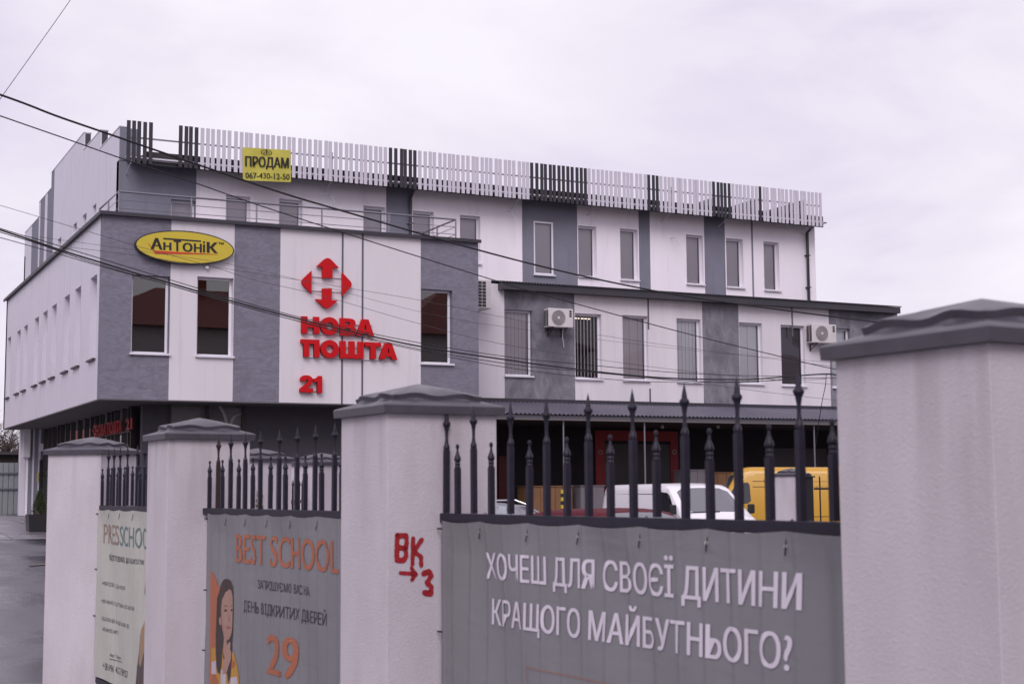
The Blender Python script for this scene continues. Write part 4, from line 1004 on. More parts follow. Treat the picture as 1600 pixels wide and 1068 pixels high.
CG = cloth('grey_banner_cloth', (.245, .24, .255), .22); CP = cloth('pale_banner_cloth', (.56, .555, .50), .25)
PW = mat('white_print_a', (.64, .58, .66), .6); PO = mat('orange_print', (.36, .115, .06), .6); PK = mat('dark_print', (.035, .025, .04), .6)
g8 = lambda x, y: (680+x/2.5, 780+y/2.5)
sA = lambda px: None
ties_px = (757, 832, 912, 1008, 1114, 1236)
def s_at(px, py, P0, P1):
    d = ray(px, py); e_ = (Vector(P1)-Vector(P0)).normalized(); n3 = Vector((e_.y, -e_.x)); t2 = Vector(P0).dot(n3)/Vector((d.x, d.y)).dot(n3)
    return (Vector((d.x, d.y))*t2-Vector(P0)).dot(e_)
tl = [-s_at(p_, 815, fp(0), fp(-3)) for p_ in ties_px]
b1, S1, z1_ = banner('wide grey banner with white lettering tied to the nearest railing panel', fp, -.035, -3.13, CG, tl, tA+hA)
T = lambda body, S_, uz_, pts, mm_, par_, bold, cap=None: text('lettering', body, S_, [uz_(*p_) for p_ in pts], mm_, par_, bold=0, d0=.0028, cap=cap, soft=True, shifts=(0,) if bold < .012 else (-.028, -.010, .010, .028) if bold > .016 else (-.005, .005))
T('ХОЧЕШ ДЛЯ СВОЄЇ ДИТИНИ', S1, z1_, [g8(196, 308), g8(1423, 432), g8(1423, 287), g8(194, 206)], PW, b1, .022)
T('КРАЩОГО МАЙБУТНЬОГО?', S1, z1_, [g8(214, 487), g8(1393, 668), g8(1393, 524), g8(216, 386)], PW, b1, .022)
q = MB()
for pa_, pb_ in ((g8(357, 654), g8(700, 722)), (g8(357, 654), g8(359, 720))):
    A, B_ = z1_(*pa_), z1_(*pb_)
    if pa_[0]-pb_[0] < -20: B_ = A+(B_-A)*2.2; w_ = Vector((0, .0014))
    else: B_ = A+(B_-A)*3; w_ = Vector((.0014, 0))
    N_ = 12
    for i in range(N_):
        a_, c_ = A.lerp(B_, i/N_), A.lerp(B_, (i+1)/N_)
        q.face([S1(a_.x-w_.x, a_.y-w_.y, .005), S1(c_.x-w_.x, c_.y-w_.y, .005), S1(c_.x+w_.x, c_.y+w_.y, .005), S1(a_.x+w_.x, a_.y+w_.y, .005)])
q.build('printed_frame', PO, b1, recalc=False)
tl = [s_at(p_, 803, fp(3.7), fp(.6)) for p_ in (359, 390, 424, 461, 502)]
tl = [3.7-v for v in tl]
b2, S2_, z2_ = banner('grey banner with orange lettering and a printed girl resting her chin on her hand', fp, 3.56, .57, CG, tl, tB+hB)
T('BEST SCHOOL', S2_, z2_, [g7(255, 362), g7(852, 428), g7(852, 226), g7(257, 187)], PO, b2, .025)
T('ЗАПРОШУЄМО ВАС НА', S2_, z2_, [g7(380, 513), g7(681, 557), g7(681, 503), g7(380, 462)], PK, b2, .012)
T('ДЕНЬ ВІДКРИТИХ ДВЕРЕЙ', S2_, z2_, [g7(299, 643), g7(779, 730), g7(779, 658), g7(299, 580)], PK, b2, .012)
T('29', S2_, z2_, [g7(435, 1002), g7(603, 1050), g7(607, 788), g7(437, 765)], PO, b2, .04)
T('ВЕРЕСНЯ', S2_, z2_, [g7(440, 1150), g7(650, 1200), g7(652, 1100), g7(440, 1052)], PO, b2, .02) if False else None
# printed picture: a girl in a checked yellow shirt, orange shape behind her (flat print)
pg = lambda x, y: (320+x/5.68, 880+y/5.68)
def printed(name, poly, mm_, d, S_=S2_, uz_=z2_, par_=None, f_=pg, n=6):
    pp = [uz_(*f_(*p_)) for p_ in poly]; dense = []
    for i in range(len(pp)):
        for k in range(n): dense.append(pp[i].lerp(pp[(i+1) % len(pp)], k/n)) if (k == 0 or (pp[i]-pp[(i+1) % len(pp)]).length > .02) else None
    b = bmesh.new(); vs = [b.verts.new((p_.x, p_.y, 0)) for p_ in dense]; b.faces.new(vs); bmesh.ops.triangulate(b, faces=b.faces); refine(b, .012)
    b.verts.ensure_lookup_table(); q = MB(); q.add([S_(v.co.x, v.co.y, d) for v in b.verts], [tuple(v.index for v in f2.verts) for f2 in b.faces]); b.free()
    return q.build(name, mm_, par_ or b2, recalc=False)
HAIR = mat('printed_hair', (.050, .030, .028), .6, var=.3, vscale=30, stretch=(1, 1, .1)); SKIN = mat('printed_skin', (.34, .20, .16), .6, var=.1, vscale=6)
SHIRT = mat('printed_shirt_yellow', (.42, .22, .035), .6); CHK = mat('printed_shirt_white', (.45, .40, .46), .6); CHKO = mat('printed_shirt_orange', (.34, .11, .05), .6)
LIP = mat('printed_lip', (.28, .10, .10), .6)
printed('printed_shape', [(50, 60), (80, 90), (130, 210), (160, 400), (170, 700), (160, 1200), (48, 1200)], PO, .0030)
printed('printed_shirt', [(60, 750), (140, 730), (215, 760), (245, 790), (275, 900), (290, 1010), (300, 1200), (55, 1200)], SHIRT, .0038)
for poly, mm_ in (([(62, 870), (100, 860), (104, 980), (62, 975)], CHK), ([(62, 980), (106, 985), (125, 1080), (60, 1080)], CHKO), ([(145, 940), (190, 930), (190, 1080), (140, 1080)], CHK), ([(228, 1010), (275, 1000), (285, 1090), (228, 1090)], CHK), ([(232, 880), (255, 850), (262, 900), (240, 930)], CHKO)):
    printed('shirt_check', poly, mm_, .0046)
printed('printed_hair', [(186, 132), (215, 150), (235, 205), (243, 290), (243, 380), (240, 600), (232, 700), (240, 850), (228, 1000), (210, 1060), (190, 900), (165, 800), (165, 700), (150, 900), (135, 980), (115, 960), (98, 800), (98, 640), (108, 450), (118, 300), (140, 180), (160, 140)], HAIR, .0052)
printed('printed_face', [(205, 225), (225, 240), (238, 300), (242, 380), (240, 450), (238, 540), (228, 620), (212, 668), (195, 680), (175, 650), (160, 590), (150, 500), (146, 400), (152, 320), (175, 260)], SKIN, .0059)
printed('printed_ear', [(132, 480), (145, 470), (150, 540), (140, 548), (130, 520)], SKIN, .0059)
printed('printed_eye', [(170, 415), (182, 402), (196, 413), (184, 427)], HAIR, .0066); printed('printed_eye', [(217, 412), (228, 400), (238, 412), (228, 424)], HAIR, .0066)
printed('printed_brow', [(165, 380), (184, 368), (200, 382), (184, 376)], HAIR, .0066); printed('printed_brow', [(215, 378), (228, 368), (238, 380), (227, 375)], HAIR, .0066)
printed('printed_nose', [(208, 440), (214, 500), (222, 508), (204, 512), (202, 500)], mat('printed_skin_shade', (.25, .135, .11), .6), .0066)
printed('printed_mouth', [(180, 560), (205, 552), (230, 562), (206, 585)], LIP, .0066)
printed('printed_hand', [(178, 655), (192, 650), (198, 720), (215, 690), (224, 700), (222, 760), (232, 780), (230, 850), (215, 900), (200, 960), (165, 980), (170, 900), (180, 840), (172, 760)], SKIN, .0066)
tl = [s_at(p_, 797, tuple(Pc0), tuple(Pc1)) for p_ in (175, 192, 213)]
b3, S3, z3_ = banner('pale banner with brown and teal lettering on the farthest railing panel', fc, LC-.09, .03, CP, tl, tC+hC, zb_=.10)
g6 = lambda x, y: (x/3.985, 800+y/3.985)
PB = mat('brown_print', (.25, .165, .135), .6); PT = mat('teal_print', (.10, .17, .165), .6)
T('PRES', S3, z3_, [g6(640, 190), g6(742, 204), g6(742, 74), g6(641, 64)], PB, b3, .01)
T('SCHOOL', S3, z3_, [g6(748, 206), g6(945, 236), g6(945, 95), g6(748, 76)], PT, b3, .01)
T('підготовка до школи', S3, z3_, [g6(672, 296), g6(884, 326), g6(884, 286), g6(672, 250)], PK, b3, .006)
for body, l, r_, y0, y1 in (('•НАБІР ДІТЕЙ З 3 ДО 6 РОКІВ', 636, 778, 437, 472), ('•НАВЧАННЯ ТА ПІДГОТОВКА ДО ШКОЛИ', 632, 836, 548, 600), ('•СОЦІАЛІЗАЦІЯ ТА АДАПТАЦІЯ ДО', 630, 804, 655, 708), ('ШКІЛЬНОГО ЖИТТЯ', 636, 734, 722, 752), ('Viber / Telegram', 684, 748, 884, 905), ('+38 096 432 89 57', 640, 798, 950, 1008)):
    h_ = 22 if body[0] != '+' else 44; h2 = h_*1.05
    T(body, S3, z3_, [g6(l, y0+h_*.5), g6(r_, y1+h_*.5), g6(r_, y1-h2*.5), g6(l, y0-h_*.5)], PK, b3, .006)
printed('printed_line', [(684, 908), (756, 930), (756, 934), (684, 912)], PK, .005, S3, z3_, b3, g6)
printed('printed_hair', [(915, 370), (898, 420), (893, 500), (905, 560), (910, 640), (985, 640), (985, 350), (940, 345)], HAIR, .005, S3, z3_, b3, g6)
printed('printed_figure', [(908, 640), (890, 700), (876, 760), (870, 860), (856, 960), (848, 1100), (985, 1100), (985, 640)], mat('printed_brown_top', (.085, .06, .065), .6), .0052, S3, z3_, b3, g6)
printed('printed_arm', [(906, 640), (884, 720), (876, 800), (868, 940), (880, 960), (900, 850), (912, 760), (915, 660)], mat('printed_tan', (.30, .20, .12), .6), .0058, S3, z3_, b3, g6)

# ------------------------------------------------------------------ inner yard fence
def yard_pillar(px, pcap, D, label, s=.58, rot=.35):
    c = EYE+ray(px, pcap)*D; z = gh(c.x, c.y); ca, sa_ = math.cos(rot), math.sin(rot)
    return pillar((c.x-(ca-sa_)*s/2, c.y-(sa_+ca)*s/2), (ca, sa_), (-sa_, ca), s, s, c.z, label, z-.1, group='rendered pillars inside the yard'), c
_, ca_ = yard_pillar(402, 721, 17.4, 'rendered yard pillar seen through the bars with a small conifer beside it')
_, cb_ = yard_pillar(502, 726, 19.5, 'rendered yard pillar seen through the bars, left of the lettered fence pillar')
_, cc_ = yard_pillar(1237, 743, 30.5, 'rendered yard pillar standing in front of the yellow van', s=.52, rot=.25)
def yard_fence(label, A, B, z1, n, spear=True):
    A, B = Vector(A), Vector(B); d = (B-A).normalized(); L_ = (B-A).length
    t_ = thing('yard_fence', label, 'fence', (A.x, A.y, gh(A.x, A.y)), 'black iron fences inside the yard'); nv = (d.y, -d.x)
    for z in (z1-.30, z1-1.3): q = MB(); q.obox(tuple((A+B)/2), tuple(d), nv, L_/2, .02, z, z+.04); q.build('rail', BLACK, t_)
    for i in range(n):
        p_ = A.lerp(B, (i+.5)/n); q = MB(); q.obox(tuple(p_), tuple(d), nv, .011, .011, .1, z1-.08); q.lathe([(.001, z1), (.02, z1-.06), (.008, z1-.09)], p_.x, p_.y, 6); q.build('bar', BLACK, t_)
    return t_
d = ray(1272, 745); e_ = EYE+d*30.3; d2 = ray(1420, 745); e2 = EYE+d2*31.5
yard_fence('black fence beside the yard pillar in front of the yellow van', (e_.x, e_.y), (e2.x, e2.y), 1.98, 9)
gt = thing('gate_post', 'black metal gate post beside the yard pillar', 'post', (cc_.x+.5, cc_.y-.2, 0))
A = EYE+ray(1262, 750)*29.6
q = MB(); q.box(A.x-.09, A.x+.09, A.y-.06, A.y+.06, 0, 1.93); q.build('post', BLACK, gt)
q = MB(); q.box(A.x-.12, A.x+.12, A.y-.09, A.y+.09, 1.93, 1.96); q.lathe([(.03, 2.02), (.03, 1.96)], A.x+.02, A.y, 8); q.build('cap', BLACK, gt)
e_ = EYE+ray(455, 745)*18.2; e2 = EYE+ray(475, 745)*19.2
yard_fence('short black fence between the two yard pillars at the left', (e_.x, e_.y), (e2.x, e2.y), 1.86, 4)
# black picket gate between the first two street pillars
e_ = EYE+ray(200, 745)*15.6; e2 = EYE+ray(262, 745)*15.2
A, B = Vector((e_.x, e_.y)), Vector((e2.x, e2.y)); dd = (B-A).normalized()
gg = thing('black_gate', 'black boarded gate behind the pale banner railing', 'gate', (A.x, A.y, 0))
for i in range(7):
    p_ = A.lerp(B, (i+.5)/7); q = MB(); q.obox(tuple(p_), tuple(dd), (dd.y, -dd.x), .026, .012, .1, 1.86+.02*(i % 2)); q.build('board', BLACK, gg)
for z in (1.70, 1.0): q = MB(); q.obox(tuple((A+B)/2), tuple(dd), (dd.y, -dd.x), (B-A).length/2, .03, z, z+.05); q.build('rail', BLACK, gg)

# ------------------------------------------------------------------ vehicles
def lerp1(tab, x):
    if x <= tab[0][0]: return tab[0][1]
    for (a, va), (b_, vb) in zip(tab, tab[1:]):
        if x <= b_: 
            t_ = (x-a)/(b_-a); return va+(vb-va)*t_
    return tab[-1][1]
def vehicle(name, label, cat, loc, heading, paint, roof_t, W_, tumble, zb_, belt, side_wins, wind, wheels, wr=.33, extras=None, front_x=2.3, rear_x=-2.3):
    """local +x forward. roof_t: (x, roof height) table; tumble: how far the roof edge leans in"""
    t_ = thing(name, label, cat, loc); t_.rotation_euler = (0, 0, heading)
    M = Matrix.Translation(Vector(loc)) @ Matrix.Rotation(heading, 4, 'Z')
    def ringp(x):
        zr = lerp1(roof_t, x); e_ = max(0, (abs(x)-(front_x-.5))/.5) if x > 0 else max(0, (abs(x)-(abs(rear_x)-.3))/.3)
        w_ = W_*(1-.10*e_*e_); wt = w_-tumble*max(0, min(1, (zr-belt)/(max(v for _, v in roof_t)-belt+1e-6)))
        zs = min(belt, zr-.12)
        return [(w_*.90, zb_), (w_, zb_+.12), (w_+.015, (zb_+zs)/2), (w_, zs), (wt+.02, max(zs+.02, zr-.16)), (wt-.02, zr-.055), (wt-.09, zr-.012), (wt-.28, zr+.006), (0, zr+.018)]
    xs_2 = sorted({round(rear_x+(front_x-rear_x)*i/46, 3) for i in range(47)}|{q_[0] for q_ in roof_t if rear_x <= q_[0] <= front_x})
    q = MB(); n = 0; rings = []
    for x in xs_2:
        r_ = ringp(x); full = [(x, y_, z_) for y_, z_ in r_]+[(x, -y_, z_) for y_, z_ in r_[-2::-1]]; rings.append([M @ Vector(p_) for p_ in full]); n = len(full)
    fs = []
    for i in range(len(rings)-1):
        for j in range(n-1): fs.append((i*n+j, i*n+j+1, (i+1)*n+j+1, (i+1)*n+j))
    fs += [tuple(range(n)), tuple((len(rings)-1)*n+j for j in range(n))]
    q.add([p_ for r_ in rings for p_ in r_], fs); o = q.build('body', paint, t_)
    for f_ in o.data.polygons: f_.use_smooth = True
    if hasattr(o.data, 'set_sharp_from_angle'): o.data.set_sharp_from_angle(angle=math.radians(38))
    def side_y(x, z):
        r_ = ringp(x)
        for (y0, z0), (y1, z1) in zip(r_, r_[1:]):
            if z0 <= z <= z1: return y0+(y1-y0)*(z-z0)/(z1-z0+1e-9)
        return r_[3][0]
    def top_z(x, y):
        r_ = ringp(x)[3:]
        for (y0, z0), (y1, z1) in zip(r_, r_[1:]):
            if y1 <= abs(y) <= y0: return z1+(z0-z1)*(abs(y)-y1)/(y0-y1+1e-9)
        return r_[-1][1]
    def patch(nm_, quad, fn, m, n_=8):
        p_ = MB()
        for j in range(n_+1):
            for i in range(n_+1):
                s, v = i/n_, j/n_; a_, b_, c_, d_ = [Vector(k) for k in quad]
                p2_ = (a_*(1-s)+b_*s)*(1-v)+(d_*(1-s)+c_*s)*v; p_.v.append(tuple(M @ Vector(fn(p2_.x, p2_.y))))
        for j in range(n_):
            for i in range(n_):
                if (i, j) in ((0, 0), (n_-1, 0), (0, n_-1), (n_-1, n_-1)):
                    a_ = j*(n_+1)+i; four = [a_, a_+1, a_+n_+2, a_+n_+1]
                    drop = {(0, 0): 0, (n_-1, 0): 1, (n_-1, n_-1): 2, (0, n_-1): 3}[(i, j)]; four.pop(drop); p_.f.append(tuple(four)); p_.mi.append(0)
                else:
                    a_ = j*(n_+1)+i; p_.f.append((a_, a_+1, a_+n_+2, a_+n_+1)); p_.mi.append(0)
        return p_.build(nm_, m, t_, recalc=False)
    VG = mat('vehicle_glass', (.018, .018, .022), .06, spec=.9); RUB = mat('black_rubber', (.015, .015, .016), .7); VGL = mat('windscreen_sky_tone', (.13, .13, .15), .05, spec=1.)  # windscreen base colour lightened to carry the reflected sky
    for sgn in (-1, 1):
        for quad in side_wins:
            patch('window', quad, lambda x, z, s_=sgn: (x, s_*(side_y(x, z)+.006), z), VG)
    x0, x1, hw0, hw1 = wind
    patch('windscreen', [(x0, -hw0), (x0, hw0), (x1, hw1), (x1, -hw1)], lambda x, y: (x, y, top_z(x, y)+.008), VGL)
    p_ = MB(); p_.tube([M @ Vector((x1+.02, y_, top_z(x1+.02, y_)+.02)) for y_ in (-hw1*.9, 0, hw1*.1)], .012, 5); p_.build('wiper', RUB, t_)
    for wx in wheels:
        for sgn in (-1, 1):
            wo = empty('wheel', M @ Vector((wx, sgn*(W_-.10), wr)), t_)
            c_ = Vector((wx, sgn*(W_-.10), wr))
            for nm_, ra_, rb_, hwid, m_ in (('tyre', wr, wr*.92, .11, RUB), ('rim', wr*.62, wr*.5, .118, mat('rim_metal', (.35, .35, .37), .35, metal=.7))):
                p_ = MB(); vs = []; nn_ = 18
                for yy, rr_ in ((-hwid, rb_), (-hwid*.7, ra_), (hwid*.7, ra_), (hwid, rb_)):
                    vs += [M @ (c_+Vector((rr_*math.cos(6.28318*k/nn_), yy, rr_*math.sin(6.28318*k/nn_)))) for k in range(nn_)]
                fs = [(i*nn_+k, i*nn_+(k+1) % nn_, (i+1)*nn_+(k+1) % nn_, (i+1)*nn_+k) for i in range(3) for k in range(nn_)]+[tuple(range(nn_)), tuple(range(3*nn_, 4*nn_))]
                p_.add(vs, fs); p_.build(nm_, m_, wo)
    for sgn in (-1, 1):
        p_ = MB(); c_ = Vector((x1-.18, sgn*(W_+.10), belt+.13)); vs = [M @ (c_+Vector((a_*.05, b_*.08, c2*.11))) for a_ in (-1, 1) for b_ in (-1, 1) for c2 in (-1, 1)]
        p_.add(vs, [(0, 1, 3, 2), (4, 6, 7, 5), (0, 4, 5, 1), (2, 3, 7, 6), (0, 2, 6, 4), (1, 5, 7, 3)]); p_.build('mirror', RUB, t_, bevel=.03)
        p_ = MB(); hx = front_x-.16; r_ = ringp(hx); zz = min(belt-.12, lerp1(roof_t, hx)-.12)
        p_.add([M @ Vector((hx+a_, sgn*(W_*.80+b_), zz+c2)) for a_ in (-.05, .13) for b_ in (-.12, .06) for c2 in (-.12, .05)], [(0, 1, 3, 2), (4, 6, 7, 5), (0, 4, 5, 1), (2, 3, 7, 6), (0, 2, 6, 4), (1, 5, 7, 3)]); p_.build('headlight', mat('headlight_lens', (.5, .5, .52), .1), t_, bevel=.03)
    if extras: extras(t_, M, side_y, top_z)
    return t_
VW = mat('white_van_paint', (.78, .75, .80), .3, spec=.6, coat=.3)
VY = mat('yellow_van_paint', (.54, .29, .018), .35, spec=.5, coat=.3, var=.06, vscale=.8)
VR = mat('dark_red_paint', (.085, .004, .012), .6, spec=.2); VS = mat('silver_paint', (.30, .32, .36), .35, metal=.3, coat=.3); VRR = mat('red_van_paint', (.42, .03, .045), .4)
SEAM = mat('panel_seam', (.02, .02, .02), .7)
def head(deg): a_ = math.radians(deg); return math.atan2(math.cos(a_), math.sin(a_))
def seams(lines):
    def f(t_, M, side_y, top_z):
        for ln_ in lines:
            for sgn in (-1, 1):
                q = MB(); q.tube([M @ Vector((x, sgn*(side_y(x, z)+.001), z)) for x, z in ln_], .008, 4); q.build('panel_seam', SEAM, t_)
    return f
van_roof = [(-2.4, 1.70), (-2.33, 1.79), (-2.1, 1.825), (.5, 1.84), (.95, 1.81), (1.12, 1.76), (1.95, 1.14), (2.2, 1.03), (2.38, .86), (2.46, .62)]
c_ = EYE+ray(1056, 757)*35.0
vehicle('parked_van', 'white panel van parked facing the fence, beside the yellow van', 'van', (c_.x, c_.y, 0), head(184), VW, van_roof, .93, .13, .25, 1.12,
        [[(.62, 1.16), (1.62, 1.16), (1.18, 1.62), (.66, 1.66)]], (1.18, 1.90, .66, .76), (-1.45, 1.5),
        extras=seams([[(-2.2, 1.60), (.4, 1.60), (.9, 1.62)], [(.52, 1.68), (.52, .4)], [(-.5, 1.6), (-.5, .4)], [(-2.2, .95), (-.6, .95), (.4, .95)]]), front_x=2.46, rear_x=-2.4)
y_roof = [(-2.9, 2.05), (-2.8, 2.17), (-2.5, 2.225), (1.2, 2.26), (1.45, 2.22), (1.6, 2.10), (2.05, 1.35), (2.45, 1.12), (2.75, .9), (2.85, .6)]
hy = 300; hv = Vector((math.sin(math.radians(hy)), math.cos(math.radians(hy)), 0))
c_ = EYE+ray(1092, 757)*38.0-hv*2.5
vehicle('parked_van', 'yellow high-roofed delivery van parked behind the white van', 'van', (c_.x, c_.y, 0), head(hy), VY, y_roof, .99, .10, .3, 1.3,
        [[(1.25, 1.34), (1.92, 1.34), (1.62, 1.84), (1.28, 1.88)]], (1.63, 2.03, .8, .86), (-1.8, 1.75), wr=.36,
        extras=seams([[(-2.7, 1.86), (1.2, 1.90)], [(-2.7, 1.74), (1.2, 1.76)], [(.9, 1.95), (.9, .4)], [(-.4, 1.75), (-.4, .4)], [(-2.6, 1.0), (.8, 1.0)]]), front_x=2.85, rear_x=-2.9)
car_roof = [(-2.15, .85), (-2.1, 1.0), (-1.95, 1.12), (-1.5, 1.42), (-1.1, 1.48), (.0, 1.50), (.35, 1.46), (1.15, 1.02), (1.9, .88), (2.12, .74), (2.2, .55)]
def rails_(t_, M, side_y, top_z):
    for sgn in (-1, 1):
        q = MB(); q.tube([M @ Vector((-1.3, sgn*.62, 1.46)), M @ Vector((-1.1, sgn*.60, 1.535)), M @ Vector((.1, sgn*.60, 1.55)), M @ Vector((.35, sgn*.62, 1.46))], .014, 6); q.build('roof_rail', mat('chrome', (.6, .6, .62), .2, metal=.8), t_)
sw = [[(-1.6, 1.0), (-.75, 1.0), (-.75, 1.36), (-1.3, 1.36)], [(-.68, 1.0), (.1, 1.0), (.05, 1.38), (-.68, 1.38)], [(.17, 1.0), (.95, 1.0), (.32, 1.36), (.12, 1.38)]]
c_ = EYE+ray(772, 757)*23.0
vehicle('parked_car', 'silver estate car with bright roof rails just right of the lettered pillar', 'car', (c_.x, c_.y, 0), head(140), VS, car_roof, .86, .20, .22, .98, sw, (.40, 1.12, .58, .68), (-1.3, 1.35), extras=rails_, front_x=2.2, rear_x=-2.15)
car2 = [(a_, z_*.955) for a_, z_ in car_roof]
c_ = EYE+ray(968, 757)*20.6
vehicle('parked_car', 'low car with dark red roof and pale windscreen in front of the white van', 'car', (c_.x, c_.y, 0), head(176), VR, car2, .86, .18, .22, .95, [[(a_, b_*.955) for a_, b_ in q_] for q_ in sw], (.40, 1.12, .58, .68), (-1.3, 1.35), front_x=2.2, rear_x=-2.15)
c_ = EYE+ray(318, 757)*22.0
vr2 = [(a_, z_*1.14) for a_, z_ in van_roof]
vehicle('parked_van', 'white van roof showing above the black boarded gate', 'van', (c_.x, c_.y, gh(c_.x, c_.y)-.02), head(12), VW, vr2, .93, .12, .25, 1.3, [[(.62, 1.36), (1.5, 1.36), (1.1, 1.84), (.66, 1.88)], [(-2.1, 1.4), (-.9, 1.4), (-.9, 1.86), (-2.1, 1.86)], [(-.7, 1.4), (.4, 1.4), (.4, 1.86), (-.7, 1.86)]], (1.16, 1.90, .72, .80), (-1.45, 1.5), front_x=2.46, rear_x=-2.4)
c_ = EYE+ray(430, 757)*24.5
vehicle('parked_van', 'red van glimpsed between the two yard pillars', 'van', (c_.x, c_.y, gh(c_.x, c_.y)-.1), head(190), VRR, vr2, .93, .12, .25, 1.3, [[(.62, 1.36), (1.5, 1.36), (1.1, 1.84), (.66, 1.88)]], (1.16, 1.90, .72, .80), (-1.45, 1.5), front_x=2.46, rear_x=-2.4)

# ------------------------------------------------------------------ crates at the loading bays
PLY = mat('crate_plywood', (.23, .115, .055), .75, var=.25, vscale=3, stretch=(1, 1, .3)); GBX = mat('grey_crate', (.17, .15, .17), .6, var=.1)
def crate(label, px0, px1, py, Y, dep, m, boards=5, name='crate'):
    A, B_ = at_y(px0, py, Y), at_y(px1, py, Y); t_ = thing(name, label, 'crate', ((A.x+B_.x)/2, Y, 0), 'crates at the loading bays'); n_ = boards
    for i in range(n_):
        x0, x1 = A.x+(B_.x-A.x)*i/n_, A.x+(B_.x-A.x)*(i+1)/n_
        q = MB(); q.box(x0+.004, x1-.004, Y-.01*(i % 2), Y+.02, 0, A.z-.03); q.build('board', m, t_)
    q = MB(); q.box(A.x, B_.x, Y+.021, Y+dep, 0, A.z-.04); q.build('body', m, t_)
    q = MB(); q.box(A.x-.02, B_.x+.02, Y-.03, Y+dep, A.z-.03, A.z); q.build('lid', m, t_)
    return t_
crate('large brown plywood crate under the canopy beside the striped post', 833, 879, 758.5, 37.0, 1.0, PLY, 4)
crate('narrow brown plywood crate right of the striped post', 882, 894, 758, 37.1, .8, PLY, 2)
crate('grey box left of the red portal', 907, 944, 757.5, 37.0, .9, GBX, 3)
crate('grey crate behind the white van, right of the red portal', 1078, 1112, 733, 37.0, .9, GBX, 3)
crate('brown wooden crate between the white and the yellow vans', 1113, 1150, 737, 37.3, .9, PLY, 5)
tp = thing('striped_guard', 'yellow and black striped guard on the canopy post by the brown crate', 'post guard', (at_y(880.5, 790, YC+.1).x, YC+.1, 0))
u = at_y(880.5, 790, YC+.1).x
for k in range(14):
    z = .25+.105*k; q = MB(); q.lathe([(.055, z), (.055, z+.104)], u, YC+.15, 8); q.build('stripe', YEL if k % 2 else BLACK, tp)

# ------------------------------------------------------------------ planting
LEAF = mat('conifer_leaf', (.045, .055, .02), .7, var=.5, vscale=8); LEAFB = mat('brown_green_leaf', (.085, .075, .028), .7, var=.5, vscale=8)
BARK = mat('bark', (.085, .06, .05), .9, var=.3, vscale=6)
def conifer(label, x, y, z, h_, r_, m, cat='shrub'):
    t_ = thing('conifer', label, cat, (x, y, z)); q = MB(); q.tube([(x, y, z), (x, y, z+h_*.9)], [.03, .01], 6); q.build('trunk', BARK, t_)
    q = MB()
    for k in range(1500):
        v = rnd.random()**.8; a_ = rnd.uniform(0, 6.283); rr_ = r_*(1-v)**.6*math.sqrt(rnd.random())*(1+.2*math.sin(a_*3)); p_ = Vector((x+rr_*math.cos(a_), y+rr_*math.sin(a_), z+.05+v*h_))
        d1 = Vector((math.cos(a_)*.5+rnd.uniform(-.4, .4), math.sin(a_)*.5+rnd.uniform(-.4, .4), 1)).normalized()*rnd.uniform(.03, .08); d2 = d1.cross(Vector((rnd.uniform(-1, 1), rnd.uniform(-1, 1), .2))).normalized()*.012
        q.face([p_-d2, p_+d2, p_+d1])
    o = q.build('foliage', m, t_, recalc=False); return t_
c_ = EYE+ray(62, 790)*34.5; zg_ = gh(c_.x, c_.y)
pt = thing('planter', 'square black planter on the paving by the left entrance', 'planter', (c_.x, c_.y, zg_))
q = MB(); s = .26
q.add([(c_.x-s, c_.y-s, zg_), (c_.x+s, c_.y-s, zg_), (c_.x+s, c_.y+s, zg_), (c_.x-s, c_.y+s, zg_), (c_.x-s*1.1, c_.y-s*1.1, zg_+.40), (c_.x+s*1.1, c_.y-s*1.1, zg_+.40), (c_.x+s*1.1, c_.y+s*1.1, zg_+.40), (c_.x-s*1.1, c_.y+s*1.1, zg_+.40)], [(0, 3, 2, 1), (0, 1, 5, 4), (1, 2, 6, 5), (2, 3, 7, 6), (3, 0, 4, 7)])
q.build('pot', BLACK, pt); q = MB(); q.box(c_.x-s, c_.x+s, c_.y-s, c_.y+s, zg_+.30, zg_+.36); q.build('soil', BARK, pt)
conifer('small dark conifer growing in the square black planter', c_.x, c_.y, zg_+.34, .55, .17, LEAF)
c_ = EYE+ray(404, 790)*17.1
conifer('brown green conifer seen through the bars beside a yard pillar', c_.x-.05, c_.y, 0, 2.0, .28, LEAFB)

